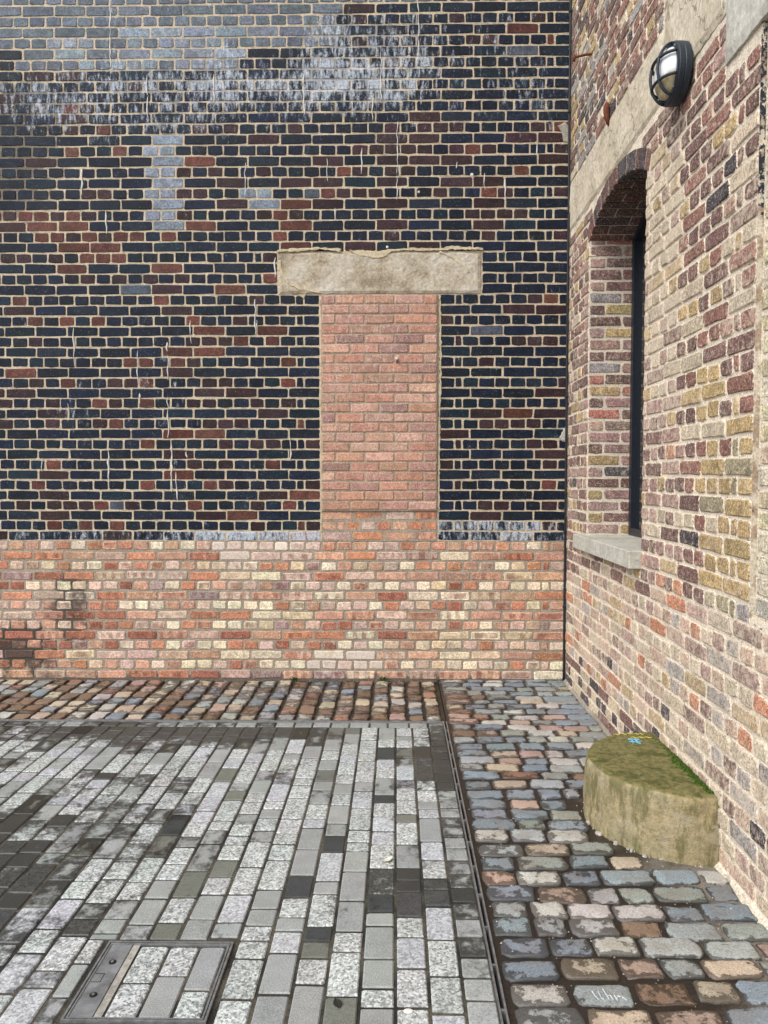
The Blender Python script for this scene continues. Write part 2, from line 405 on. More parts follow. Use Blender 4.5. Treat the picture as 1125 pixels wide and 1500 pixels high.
# ---------------------------------------------------------------- mesh helpers
def mesh_obj(name, verts, faces, mat, parent=None, smooth=False):
    me = bpy.data.meshes.new(name)
    me.from_pydata(verts, [], faces)
    if mat: me.materials.append(mat)
    if smooth: me.polygons.foreach_set('use_smooth', [True] * len(me.polygons))
    me.update()
    o = bpy.data.objects.new(name, me)
    COL.objects.link(o)
    if parent: o.parent = parent
    return o

def tag(o, label=None, cat=None, group=None, kind=None):
    if label: o['label'] = label
    if cat: o['category'] = cat
    if group: o['group'] = group
    if kind: o['kind'] = kind
    return o

def empty(name, loc=(0, 0, 0)):
    o = bpy.data.objects.new(name, None)
    o.location = loc; o.empty_display_size = 0.1
    COL.objects.link(o)
    return o

class MB:
    def __init__(s): s.v = []; s.f = []
    def box(s, x0, x1, y0, y1, z0, z1):
        n = len(s.v)
        s.v += [(x0, y0, z0), (x1, y0, z0), (x1, y1, z0), (x0, y1, z0), (x0, y0, z1), (x1, y0, z1), (x1, y1, z1), (x0, y1, z1)]
        s.f += [tuple(n + i for i in q) for q in ((0, 3, 2, 1), (4, 5, 6, 7), (0, 1, 5, 4), (1, 2, 6, 5), (2, 3, 7, 6), (3, 0, 4, 7))]
        return s
    def bevbox(s, x0, x1, y0, y1, z0, z1, c):
        n = len(s.v)
        for z, d in ((z0, c), (z0 + c, 0), (z1 - c, 0), (z1, c)):
            X0, X1, Y0, Y1 = x0 + d, x1 - d, y0 + d, y1 - d
            k = c if d == 0 else 0
            s.v += [(X0 + k, Y0, z), (X1 - k, Y0, z), (X1, Y0 + k, z), (X1, Y1 - k, z), (X1 - k, Y1, z), (X0 + k, Y1, z), (X0, Y1 - k, z), (X0, Y0 + k, z)]
        for r in range(3):
            for i in range(8):
                a = n + r * 8 + i; b_ = n + r * 8 + (i + 1) % 8
                s.f.append((a, b_, b_ + 8, a + 8))
        s.f.append(tuple(n + i for i in range(7, -1, -1))); s.f.append(tuple(n + 24 + i for i in range(8)))
        return s
    def tube(s, pts, r, k=8, cap=True):
        pts = [Vector(p) for p in pts]; n0 = len(s.v)
        ref = None
        for i, p in enumerate(pts):
            d = (pts[min(i + 1, len(pts) - 1)] - pts[max(i - 1, 0)]).normalized()
            if ref is None: ref = d.orthogonal().normalized()
            a = (ref - d * ref.dot(d)).normalized(); ref = a; c = d.cross(a)
            rr = r[i] if isinstance(r, (list, tuple)) else r
            for j in range(k):
                t = 2 * math.pi * j / k
                s.v.append(tuple(p + a * (rr * math.cos(t)) + c * (rr * math.sin(t))))
        for i in range(len(pts) - 1):
            for j in range(k):
                q = n0 + i * k + j; w = n0 + i * k + (j + 1) % k
                s.f.append((q, w, w + k, q + k))
        if cap:
            s.f.append(tuple(n0 + j for j in range(k - 1, -1, -1)))
            e = n0 + (len(pts) - 1) * k
            s.f.append(tuple(e + j for j in range(k)))
        return s
    def prism(s, poly, axis, a, b_):
        """extrude polygon (two other coords in order) along an axis"""
        n = len(s.v); k = len(poly)
        for t in (a, b_):
            for (u, v) in poly:
                s.v.append((t, u, v) if axis == 0 else (u, t, v) if axis == 1 else (u, v, t))
        s.f.append(tuple(n + i for i in range(k))); s.f.append(tuple(n + k + i for i in range(k - 1, -1, -1)))
        for i in range(k):
            j = (i + 1) % k
            s.f.append((n + i, n + k + i, n + k + j, n + j))
        return s
    def lathe(s, prof, centre, axis=(-1, 0, 0), k=36):
        """profile of (along axis, radius)"""
        ax = Vector(axis).normalized(); a = Vector((0, 1, 0)) if abs(ax.y) < 0.9 else Vector((1, 0, 0)); c = ax.cross(a)
        n = len(s.v)
        for (h, r) in prof:
            for j in range(k):
                t = 2 * math.pi * j / k
                s.v.append(tuple(Vector(centre) + ax * h + a * (r * math.cos(t)) + c * (r * math.sin(t))))
        for i in range(len(prof) - 1):
            for j in range(k):
                q = n + i * k + j; w = n + i * k + (j + 1) % k
                s.f.append((q, w, w + k, q + k))
        s.f.append(tuple(n + j for j in range(k - 1, -1, -1)))
        e = n + (len(prof) - 1) * k
        s.f.append(tuple(e + j for j in range(k)))
        return s
    def build(s, name, mat, parent=None, smooth=False): return mesh_obj(name, s.v, s.f, mat, parent, smooth)

# ---------------------------------------------------------------- pools of brick and stone shapes
class Shape:
    """one piece of masonry in real size, with edge / loc attributes"""
    def __init__(s, v, f, edge, loc, key):
        s.v = np.array(v, float); s.f = f; s.edge = np.array(edge, float); s.loc = np.array(loc, float); s.key = key; s.meshes = {}
    def mesh(s, mat, name):
        if (mat.name, name) not in s.meshes:
            me = bpy.data.meshes.new(name)
            me.from_pydata(s.v.tolist(), [], s.f)
            a = me.attributes.new('edge', 'FLOAT', 'POINT'); a.data.foreach_set('value', s.edge)
            a = me.attributes.new('loc', 'FLOAT_VECTOR', 'POINT'); a.data.foreach_set('vector', s.loc.ravel())
            me.materials.append(mat)
            if s.smooth: me.polygons.foreach_set('use_smooth', [True] * len(me.polygons))
            s.meshes[(mat.name, name)] = me
        return s.meshes[(mat.name, name)]

def outline(w, h, cut, jit, rng, mids):
    """rounded-rectangle outline with knocked corners and mid points on the sides"""
    a, b_ = w / 2, h / 2
    pts = []
    corners = [(-a, -b_), (a, -b_), (a, b_), (-a, b_)]
    for i, (cx, cz) in enumerate(corners):
        px, pz = corners[i - 1]; nx, nz = corners[(i + 1) % 4]
        c = cut * rng.uniform(0.3, 1.8)
        d1 = math.hypot(px - cx, pz - cz); d2 = math.hypot(nx - cx, nz - cz)
        pts.append((cx + (px - cx) * c / d1, cz + (pz - cz) * c / d1))
        pts.append((cx + (nx - cx) * c / d2, cz + (nz - cz) * c / d2))
        m = mids[i % 2]
        for k in range(m):
            t = (k + 1) / (m + 1)
            pts.append((cx + (nx - cx) * t, cz + (nz - cz) * t))
    return [(x + rng.uniform(-jit, jit), z + rng.uniform(-jit, jit)) for x, z in pts]

def make_brick_shape(w, h, depth, cut, jit, cham, inset, seed, tilt=0.0, mids=(1, 0)):
    rng = random.Random(seed)
    o = outline(w, h, cut, jit, rng, mids); k = len(o)
    tx, tz = rng.uniform(-tilt, tilt), rng.uniform(-tilt, tilt)
    v, e, l = [], [], []
    sx, sz = (w - 2 * inset) / w, (h - 2 * inset) / h
    for ring in range(3):
        for (x, z) in o:
            if ring == 0: v.append((x, depth, z)); e.append(1.0)
            elif ring == 1: v.append((x, cham * rng.uniform(0.8, 1.3), z)); e.append(1.0)
            else:
                X, Z = x * sx, z * sz
                v.append((X, rng.uniform(-0.0008, 0.0008) + X * tx + Z * tz, Z)); e.append(0.0)
            l.append((v[-1][0] / w, 0, v[-1][2] / h))
    f = []
    for r in range(2):
        for i in range(k):
            a = r * k + i; b_ = r * k + (i + 1) % k
            f.append((a, b_, b_ + k, a + k))
    f.append(tuple(2 * k + i for i in range(k)))
    s = Shape(v, f, e, l, (w, h)); s.smooth = False
    return s

def brick_pool(h, depth, cut, jit, cham, inset, tilt, seed, n=10):
    pool = {}
    for w in (0.05, 0.103, 0.155, 0.218):
        pool[w] = [make_brick_shape(w, h, depth, cut, jit, cham, inset, seed + i * 7 + int(w * 1000), tilt) for i in range(n)]
    return pool

def make_cobble_shape(w, l, seed, cut=0.009, jit=0.0045, dome=0.0065, depth=0.07):
    rng = random.Random(seed)
    o = outline(w, l, cut, jit, rng, (2, 1)); k = len(o)
    v, e, lc = [], [], []
    rings = ((-depth, 1.0, 1.0), (-dome * 1.2, 1.0, 1.0), (-dome * 0.4, 0.955, 0.8), (-dome * 0.1, 0.85, 0.4), (0.0, 0.5, 0.08))
    for (z, s_, ed) in rings:
        for (x, y) in o:
            v.append((x * s_ + rng.uniform(-.001, .001), y * s_ + rng.uniform(-.001, .001), z + (rng.uniform(-.0025, .0025) if ed < 0.9 else 0))); e.append(ed); lc.append((x / w, y / l, 0))
    f = []
    for r in range(len(rings) - 1):
        for i in range(k):
            a = r * k + i; b_ = r * k + (i + 1) % k
            f.append((a, b_, b_ + k, a + k))
    f.append(tuple((len(rings) - 1) * k + i for i in range(k)))
    s = Shape(v, f, e, lc, (w, l)); s.smooth = True
    return s

def make_sett_shape(w, l, seed):
    rng = random.Random(seed)
    o = outline(w, l, 0.0035, 0.0012, rng, (0, 0)); k = len(o)
    v, e, lc = [], [], []
    for (z, ins, ed) in ((-0.06, 0, 1), (-0.0035, 0, 1), (0, 0.004, 0.35), (0, 0.016, 0.0)):
        for (x, y) in o:
            X, Y = x * (w - 2 * ins) / w, y * (l - 2 * ins) / l
            v.append((X, Y, z)); e.append(ed); lc.append((x / w, y / l, 0))
    f = []
    for r in range(3):
        for i in range(k):
            a = r * k + i; b_ = r * k + (i + 1) % k
            f.append((a, b_, b_ + k, a + k))
    f.append(tuple(3 * k + i for i in range(k)))
    s = Shape(v, f, e, lc, (w, l)); s.smooth = False
    return s

# ---------------------------------------------------------------- placing pieces: singles where they show, one joined part for the rest
def item(shape, loc, rotz=0.0, scale=(1, 1, 1), tint=(.3, .3, .3), name='brick', mats=None, tilt=(0, 0), **at):
    return dict(shape=shape, loc=loc, rotz=rotz, scale=scale, tint=tint, name=name, mats=mats, tilt=tilt, at=at, area=0)

ATTRS = ('eff', 'dirt', 'rnd', 'kiss', 'wet', 'speck')
def rank(it):
    q = proj(it['loc'])
    if q is None or not (-12 < q[0] < 780 and -8 < q[1] < 1032): return 0
    w, h = it['shape'].key
    c = Vector(it['loc']); d = (c - cam.location)
    L = d.length
    if it['shape'].smooth or it.get('flat'): cosv = abs(d.z) / L
    else:
        n = Vector((math.sin(it['rotz']), -math.cos(it['rotz']), 0))
        cosv = max(0.0, -(n.dot(d)) / L)
    return w * h * it['scale'][0] * it['scale'][2 if not (it['shape'].smooth or it.get('flat')) else 1] * cosv * (769 / q[2]) ** 2

def commit(parent, items, stuff_name, limit=296, minarea=30):
    byname = {}
    for it in items:
        it['area'] = rank(it); byname.setdefault(it['name'], []).append(it)
    rest = []
    for nm, lst in byname.items():
        lst.sort(key=lambda i: -i['area'])
        cnt = 0
        for it in lst:
            if cnt >= limit or it['area'] < minarea: rest.append(it); continue
            cnt += 1
            o = bpy.data.objects.new(nm, it['shape'].mesh(it['mats'][0], nm))
            o.location = it['loc']; o.rotation_euler = (it['tilt'][0], it['tilt'][1], it['rotz']); o.scale = it['scale']
            o.color = (*it['tint'], 1)
            for a in ATTRS:
                if a in it['at']: o[a] = float(it['at'][a])
            o.parent = parent
            COL.objects.link(o)
            it['obj'] = o
    if rest:
        V, F, E, L, T, A = [], [], [], [], [], {a: [] for a in ATTRS}
        n = 0
        for it in rest:
            s = it['shape']
            M = Matrix.LocRotScale(Vector(it['loc']), Matrix.Rotation(it['rotz'], 3, 'Z') @ Matrix.Rotation(it['tilt'][1], 3, 'Y') @ Matrix.Rotation(it['tilt'][0], 3, 'X'), Vector(it['scale']))
            m = np.array(M)
            V.append(s.v @ m[:3, :3].T + m[:3, 3])
            F += [tuple(i + n for i in f) for f in s.f]
            k = len(s.v); n += k
            E.append(s.edge); L.append(s.loc); T.append(np.tile((*it['tint'], 1), (k, 1)))
            for a in ATTRS: A[a].append(np.full(k, float(it['at'].get(a, 0))))
        me = bpy.data.meshes.new(stuff_name)
        me.from_pydata(np.concatenate(V).tolist(), [], F)
        a = me.attributes.new('edge', 'FLOAT', 'POINT'); a.data.foreach_set('value', np.concatenate(E))
        a = me.attributes.new('loc', 'FLOAT_VECTOR', 'POINT'); a.data.foreach_set('vector', np.concatenate(L).ravel())
        a = me.attributes.new('tint', 'FLOAT_COLOR', 'POINT'); a.data.foreach_set('color', np.concatenate(T).ravel())
        for q in ATTRS:
            a = me.attributes.new(q, 'FLOAT', 'POINT'); a.data.foreach_set('value', np.concatenate(A[q]))
        me.materials.append(rest[0]['mats'][1])
        if rest[0]['shape'].smooth: me.polygons.foreach_set('use_smooth', [True] * len(me.polygons))
        o = bpy.data.objects.new(stuff_name, me)
        o['kind'] = 'stuff'; o.parent = parent
        COL.objects.link(o)
    return items

def vary(c, rng, a=0.18, h=0.06):
    k = 1 + rng.uniform(-a, a)
    return tuple(max(0.003, v * k * (1 + rng.uniform(-h, h))) for v in c)
def pick(rng, table):
    t = sum(w for w, _ in table); r = rng.uniform(0, t)
    for w, c in table:
        r -= w
        if r <= 0: return c
    return table[-1][1]

# ================================================================ THE GROUND
mesh_obj('ground', [(-60, -60, -0.12), (60, -60, -0.12), (60, 60, -0.12), (-60, 60, -0.12)], [(0, 1, 2, 3)], M_TARMAC)['kind'] = 'structure'

pav = MB().box(X_LEFT, XD - 0.012, Y_NEAR, YD - 0.012, -0.11, -0.0045).build('granite_pavement', M_JOINT)
pav['kind'] = 'structure'
cobr = MB().box(XD + 0.014, XR + 0.02, Y_NEAR, YB + 0.02, -0.11, -0.0095).build('cobbled_path', M_JMORT)
cobr['kind'] = 'structure'
cobl = MB().box(X_LEFT, XD + 0.010, YD + 0.012, YB + 0.02, -0.11, -0.0155).build('cobbled_border', M_EARTH)
cobl['kind'] = 'structure'

rng = random.Random(11)
sett_pool = {l: [make_sett_shape(0.094, l, 900 + i + int(l * 1000)) for i in range(6)] for l in (0.085, 0.115, 0.145, 0.175, 0.205)}
G_GRAN = (0.365, 0.382, 0.374); G_PLAIN = (0.27, 0.282, 0.275); G_LILAC = (0.37, 0.38, 0.402); G_OLIVE = (0.145, 0.152, 0.13); G_BLACK = (0.045, 0.05, 0.05)
COVER = (-0.922, -0.520, 2.035, 2.400)
WET_SPOTS = [(-1.75, 3.3, 0.6, 1.0, 0.10), (-1.2, 4.25, 1.0, 0.22, 0.18),   # x, y, sx, sy, amount: damp patches on the paving
    (-1.6, 4.45, 0.9, 0.16, 0.52), (-0.75, 4.42, 0.5, 0.14, 0.42), (0.23, 4.0, 0.085, 0.55, 0.75), (0.1, 3.95, 0.06, 0.25, 0.45),
    (-1.3, 3.55, 0.35, 0.28, 0.34), (-1.62, 3.0, 0.25, 0.28, 0.36), (-1.45, 2.72, 0.2, 0.28, 0.5), (-1.3, 2.5, 0.2, 0.2, 0.4),
    (-1.05, 3.1, 0.22, 0.2, 0.3), (0.02, 2.80, 0.09, 0.13, 0.72), (0.13, 2.68, 0.09, 0.13, 0.7), (0.24, 2.72, 0.06, 0.12, 0.5), (-2.2, 3.2, 0.4, 0.6, 0.25),
    (-1.25, 2.2, 0.2, 0.2, 0.3), (0.24, 2.4, 0.06, 0.1, 0.35)]
def sett_wet(x, y):
    w = 0.06
    for (cx, cy, sx, sy, a) in WET_SPOTS: w += 1.35 * a * math.exp(-((x - cx) / sx) ** 2 - ((y - cy) / sy) ** 2)
    return w
def sett_look(x, y, rng):
    c, sp = pick(rng, [(48, (G_GRAN, 0.9)), (34, (G_PLAIN, 0)), (14, (G_LILAC, 0.6)), (5, (G_OLIVE, 0.1)), (1.2, (G_BLACK, 0.1))])
    return vary(c, rng, 0.1, 0.02), sp
def sett(x, y, w, l, rng, edge=False, rot=0, look=None, z=0.0, name='sett'):
    key = min(sett_pool, key=lambda k: abs(k - l))
    c, sp = look or sett_look(x, y, rng)
    if edge: c, sp = vary(G_PLAIN, rng, 0.12, 0.02), 0.25
    it = item(rng.choice(sett_pool[key]), (x, y, z + rng.uniform(-0.0015, 0.0015)), rot, (w / 0.094, l / key, 1), c, name, M_SETT,
              (rng.uniform(-.006, .006), rng.uniform(-.006, .006)), wet=sett_wet(x, y) + rng.gauss(0, 0.13) + (0.08 if x < -0.9 else 0), speck=sp, rnd=rng.random())
    it['flat'] = True
    return it
setts = []
GAP = 0.0105
y_end = YD - 0.105
x = 0.197
ci = 0
while x > X_LEFT + 0.1:
    w = 0.1 + rng.uniform(-0.004, 0.004)
    y = y_end - (0.04 if ci % 2 else 0.0) * 0
    while y > Y_NEAR + 0.25:
        l = pick(rng, [(3, 0.09), (3, 0.12), (3, 0.15), (3, 0.185), (2, 0.21)]) + rng.uniform(-0.012, 0.012)
        y0, y1 = y - l, y
        xc = x - w / 2
        segs = [(y0, y1)]
        x0, x1 = x - w, x
        cx0, cx1, cy0, cy1 = COVER[0] - 0.014, COVER[1] + 0.014, COVER[2] - 0.014, COVER[3] + 0.014
        if x1 > cx0 and x0 < cx1:
            segs = []
            if y1 > cy1: segs.append((max(y0, cy1), y1))
            if y0 < cy0: segs.append((y0, min(y1, cy0)))
        for (a, b_) in segs:
            if b_ - a > 0.03:
                pieces = [(x0, x1)]
                setts.append(sett(xc, (a + b_) / 2, w - GAP, b_ - a - GAP, rng))
        if not segs or segs != [(y0, y1)]:
            # columns half covered by the cover keep the strip beside it
            if x0 < cx0 < x1 and cx0 - x0 > 0.02:
                a, b_ = max(y0, cy0), min(y1, cy1)
                if b_ - a > 0.03: setts.append(sett((x0 + cx0) / 2, (a + b_) / 2, cx0 - x0 - GAP, b_ - a - GAP, rng))
            if x0 < cx1 < x1 and x1 - cx1 > 0.02:
                a, b_ = max(y0, cy0), min(y1, cy1)
                if b_ - a > 0.03: setts.append(sett((x1 + cx1) / 2, (a + b_) / 2, x1 - cx1 - GAP, b_ - a - GAP, rng))
        y -= l
    x -= w; ci += 1
y = y_end + 0.09
while y > Y_NEAR + 0.25:                                    # edging setts beside the long drain
    l = 0.1 + rng.uniform(-0.008, 0.008)
    setts.append(sett(0.243, y - l / 2, 0.083, l - GAP, rng, edge=True)); y -= l
x = 0.192
while x > X_LEFT + 0.1:                                     # edging setts beside the back drain
    l = 0.118 + rng.uniform(-0.012, 0.012)
    setts.append(sett(x - l / 2, y_end + 0.047, 0.08, l - GAP, rng, edge=True, rot=math.pi / 2)); x -= l
# a few stones that stand out in the photograph
for (sx_, sy_, c, sp) in ((-0.08, 3.58, G_BLACK, 0.1), (-0.24, 2.5, G_BLACK, 0.1), (-0.03, 2.68, G_BLACK, 0.1), (-0.16, 2.09, G_OLIVE, 0.1), (0.14, 2.46, G_LILAC, 0.6), (-0.62, 2.85, G_OLIVE, 0.1)):
    m = min(setts, key=lambda i: (i['loc'][0] - sx_) ** 2 + (i['loc'][1] - sy_) ** 2)
    m['tint'] = c; m['at']['speck'] = sp
commit(pav, setts, 'sett_paving')

C_BLUE = (0.195, 0.23, 0.26); C_GREY = (0.29, 0.305, 0.30); C_PALE = (0.44, 0.425, 0.395); C_PINK = (0.38, 0.265, 0.225); C_BUFF = (0.42, 0.345, 0.26); C_BROWN = (0.20, 0.13, 0.085); C_GREEN = (0.24, 0.255, 0.23); C_RUST = (0.27, 0.145, 0.10)
cob_pool = {}
for w in (0.075, 0.105, 0.135, 0.17, 0.2):
    cob_pool[w] = [make_cobble_shape(w, 0.09, 300 + i + int(w * 1000)) for i in range(8)]
def cobble(x, y, w, l, rng, tint, wet, rot=0.0, z=0.0):
    key = min(cob_pool, key=lambda k: abs(k - w))
    return item(rng.choice(cob_pool[key]), (x, y, z + rng.uniform(-0.004, 0.003)), rot, (w / key, l / 0.09, 1), tint, 'cobble', M_COB,
                (rng.uniform(-.03, .03), rng.uniform(-.03, .03)), wet=wet, rnd=rng.random())
DC = (XR, 3.335); DR = 0.402; DH = 0.258     # the half-round stone
cobs = []
y = Y_NEAR + 0.3
ri = 0
while y < YB - 0.05:
    p = 0.106 + rng.uniform(-0.006, 0.008)
    if y > 4.2: p *= 0.97
    x = XD + 0.022 + rng.uniform(0, 0.008)
    while x < XR - 0.03:
        w = rng.uniform(0.115, 0.205)
        if XR - 0.01 - (x + w) < 0.08: w = XR - 0.012 - x
        g = rng.uniform(0.008, 0.018)
        xc, yc = x + w / 2, y + p / 2 + 0.012 * math.sin(x * 5 + ri)
        l = p - rng.uniform(0.009, 0.020)
        hit = False
        for dx in (-w / 2, 0, w / 2):
            for dy in (-0.04, 0.04):
                if math.hypot(xc + dx - DC[0], yc + dy - DC[1]) < DR + 0.01: hit = True
        if hit and math.hypot(xc - DC[0], yc - DC[1]) > DR and xc < DC[0]:
            # cut short against the stone
            lim = DC[0] - math.sqrt(max(0.0, (DR + 0.02) ** 2 - min(abs(y - DC[1]), abs(y + p - DC[1])) ** 2))
            w2 = lim - x
            if w2 > 0.05: xc = x + w2 / 2; hit = False; w_ = w2
            else: w_ = w
        else: w_ = w
        if not hit:
            near = (xc - XD) / (XR - XD)
            t = pick(rng, [(30, C_BLUE), (22, C_GREY), (16 , C_PALE), (11, C_PINK), (7 + 8 * (near < .35), C_BUFF), (5 * (near < .4), C_RUST), (12, C_GREEN), (3 + 4 * (near < .4), C_BROWN)])
            wet = 0.64 - 0.46 * near + 0.08 * (yc < 3.2) + rng.uniform(-0.22, 0.22)
            if yc < 2.45: wet += 0.05
            cobs.append(cobble(xc, yc, w_ - g, l, rng, vary(t, rng, 0.15, 0.04), wet, rng.uniform(-.03, .03)))
        x += w
    y += p; ri += 1
for c in sorted(cobs, key=lambda c: (c['loc'][0] - 0.59) ** 2 + (c['loc'][1] - 2.15) ** 2)[:1]: c['tint'] = (0.25, 0.275, 0.275); c['at']['wet'] = 0.3
commit(cobr, cobs, 'cobble_paving')
chalked = min((c for c in cobs if 'obj' in c), key=lambda c: (c['loc'][0] - 0.59) ** 2 + (c['loc'][1] - 2.15) ** 2)['obj']

cobs2 = []
x = XD - 0.012
while x > X_LEFT + 0.1:
    p = 0.118 + rng.uniform(-0.006, 0.008)
    y = YD + 0.022
    if x > 0.05: p *= 0.95
    while y < YB - 0.04:
        l = rng.uniform(0.115, 0.2)
        if YB - 0.01 - (y + l) < 0.08: l = YB - 0.012 - y
        w = p - rng.uniform(0.013, 0.024)
        t = pick(rng, [(28, C_BUFF), (24, C_PALE), (26, C_BROWN), (8, C_RUST), (15, C_GREY), (10, C_BLUE), (4, C_PINK)])
        wet = 0.54 + rng.uniform(-0.24, 0.24) + (0.12 if -1.5 < x < -0.6 else 0) - (0.15 if x < -2 else 0) + 0.12 * (y > 5.3)
        cobs2.append(cobble(x - p / 2 + rng.uniform(-.004, .004), y + l / 2, w, l - rng.uniform(0.020, 0.034), rng, vary(t, rng, 0.18, 0.05), wet, rng.uniform(-.05, .05)))
        y += l
    x -= p
# these stones are longer than wide: use the pool turned
for c in cobs2:
    c['rotz'] += math.pi / 2
    w, l = c['scale'][0] * c['shape'].key[0], c['scale'][1] * 0.09
    key = min(cob_pool, key=lambda k: abs(k - l))
    c['shape'] = random.Random(int(l * 1e6)).choice(cob_pool[key]); c['scale'] = (l / key, w / 0.09, 1)
commit(cobl, cobs2, 'cobble_paving')

# ================================================================ BACK WALL
wall = MB().box(X_LEFT, XR + 0.5, YB + 0.004, YB + 0.36, ZP, Z_TOP).build('brick_wall', M_MORT_B)
tag(wall, 'tall blue-black glazed brick wall with white bloom and a bricked-up opening', 'wall')
plinth = MB().box(X_LEFT, XR + 0.48, YB + 0.0045, YB + 0.34, -0.1, ZP).build('plinth', M_MORT_P, wall)
infill = MB().box(INF[0] + 0.006, INF[1] - 0.006, YB - 0.014, YB + 0.003, ZP + 0.224, INF[2] - 0.002).build('window_infill', M_MORT_I, wall)
infill['label'] = 'opening bricked up in salmon pink brick'
MB().box(INF[0] + 0.004, INF[1] - 0.004, YB + 0.0005, YB + 0.0038, ZP + 0.001, ZP + 0.223).build('mortar_bed', M_MORT_P, infill)

POOL_D = brick_pool(0.0625, 0.03, 0.006, 0.0028, 0.0042, 0.0042, 0.006, 1000)
POOL_P = brick_pool(0.063, 0.03, 0.007, 0.0034, 0.005, 0.006, 0.012, 2000)
POOL_I = brick_pool(0.0615, 0.03, 0.005, 0.0024, 0.005, 0.006, 0.012, 3000)
POOL_R = brick_pool(0.064, 0.045, 0.008, 0.0045, 0.0055, 0.006, 0.02, 4000)
def shape_for(pool, w, rng):
    k = min(pool, key=lambda q: abs(q - w)); return rng.choice(pool[k]), w / k

def joints(a, b_, stretcher, anchor, rng, ps=0.2315, ph=0.1158):
    """brick boundaries on [a,b], laid from the anchor end"""
    L = b_ - a
    d = [0.0]
    if stretcher:
        while d[-1] + ps < L - 0.03: d.append(d[-1] + ps)
    else:
        d.append(ph); d.append(ph + ph / 2)
        while d[-1] + ph < L - 0.03: d.append(d[-1] + ph)
        d = [q for q in d if q < L - 0.03]
    d.append(L)
    d = [d[0]] + [q + rng.uniform(-0.004, 0.004) for q in d[1:-1]] + [L]
    return [(b_ - q2, b_ - q1) if anchor == 'b' else (a + q1, a + q2) for q1, q2 in zip(d, d[1:])]

rng = random.Random(5)
NAVY = (0.0085, 0.0138, 0.029); NAVY2 = (0.0115, 0.0165, 0.027); TEAL = (0.0085, 0.018, 0.029); PLUM = (0.038, 0.021, 0.024); BROWNR = (0.105, 0.040, 0.031); GREYB = (0.115, 0.135, 0.165); GREYL = (0.215, 0.25, 0.30)
EFF = [(735, 770, 120, 9, .62), (735, 785, 120, 7, .45), (400, 787, 100, 9, .8), (150, 787, 200, 6, .45), (830, 210, 15, 25, .3)]
def bump2(px, py, table):
    return sum(a * math.exp(-((px - cx) / sx) ** 2 - ((py - cy) / sy) ** 2) for cx, cy, sx, sy, a in table)
def dark_look(x, z, w, rng):
    px, py = 579 + x * 199, 700 - (z - H_EYE) * 200
    eff = bump2(px, py, EFF) * rng.uniform(0.7, 1.15) + rng.uniform(0.0, 0.12) + (0.12 if rng.random() < 0.12 else 0)
    eff = min(eff, 0.7)
    dirt = bump2(px, py, [(10, 250, 70, 80, .35), (70, 172, 60, 30, .3)]) * rng.uniform(.2, 1.2)
    lim = 118 if px < 350 else 86 if px < 485 else 24 if px < 650 else 9
    if px < 40 and py > 88: lim = 0
    if py < lim or (py < 24 and rng.random() < .8):
        c = GREYL if (60 < py < 118 and 70 < px < 400 and rng.random() < .7) else GREYB if px < 620 else (0.062, 0.07, 0.09)
        return vary(c, rng, 0.2, 0.05), eff, dirt, 'grey_brick'
    if (212 < px < 268 and 208 < py < 345 and rng.random() < .85) or (362 < px < 402 and 288 < py < 306):
        return vary(GREYL, rng, 0.15, 0.04), 0.0, 0.0, 'grey_brick'
    pb, red = 0.10, 0.2
    if px < 470 and py > 320: pb, red = 0.24, 0.45
    if px < 240 and 310 < py < 410: pb, red = 0.5, 0.6
    if 240 < px < 500 and 180 < py < 330: pb, red = 0.32, 0.3
    if px > 480 and 190 < py < 366: pb, red = 0.38, 0.08
    if px > 640 and py > 430: pb, red = 0.24, 0.05
    if px < 300 and 120 < py < 310: pb, red = 0.25, 0.15
    pb *= 0.85 * max(0.25, 1 + 2.4 * mnoise.noise(Vector((x * 1.5 + z * 0.9, z * 2.3 - x * 0.8, 2.2))))
    if rng.random() < pb:
        return vary(BROWNR if rng.random() < red else PLUM, rng, 0.3, 0.08), eff, dirt, 'brown_brick'
    if rng.random() < 0.006: return vary((0.065, 0.08, 0.105), rng), eff, 0, 'grey_brick'
    return vary(pick(rng, [(5, NAVY), (4, NAVY2), (2, TEAL)]), rng, 0.3, 0.06), eff, dirt, 'blue_brick'

def lay(items, a, b_, z0, h, stretcher, anchor, rng, look, pool, mats, plane, gap=0.0115, facing='back', zj=0.002, proud=0.0, **kw):
    for (p, q) in joints(a, b_, stretcher, anchor, rng, **kw):
        w = q - p - gap * rng.uniform(0.8, 1.35)
        if w < 0.018: continue
        sh, sx = shape_for(pool, w, rng)
        c = (p + q) / 2; z = z0 + h / 2 + rng.uniform(-zj, zj) + 0.0045 * mnoise.noise(Vector((c * 0.9, z0 * 1.7, 3.3)))
        r = look(c, z, w, rng)
        if r is None: continue
        tint, eff, dirt, nm = r[:4]; kiss = r[4] if len(r) > 4 else 0
        hh = (h - gap * rng.uniform(0.85, 1.3)) / sh.key[1]
        pr = plane + rng.uniform(-0.0015, 0.0012) - proud
        loc, rz = ((c, pr, z), 0.0) if facing == 'back' else ((pr, c, z), -math.pi / 2)
        items.append(item(sh, loc, rz, (sx, 1, hh), tint, nm, mats, (0, rng.uniform(-.010, .010)) if facing == 'back' else (0, 0), eff=eff, dirt=dirt, kiss=kiss, rnd=rng.random()))

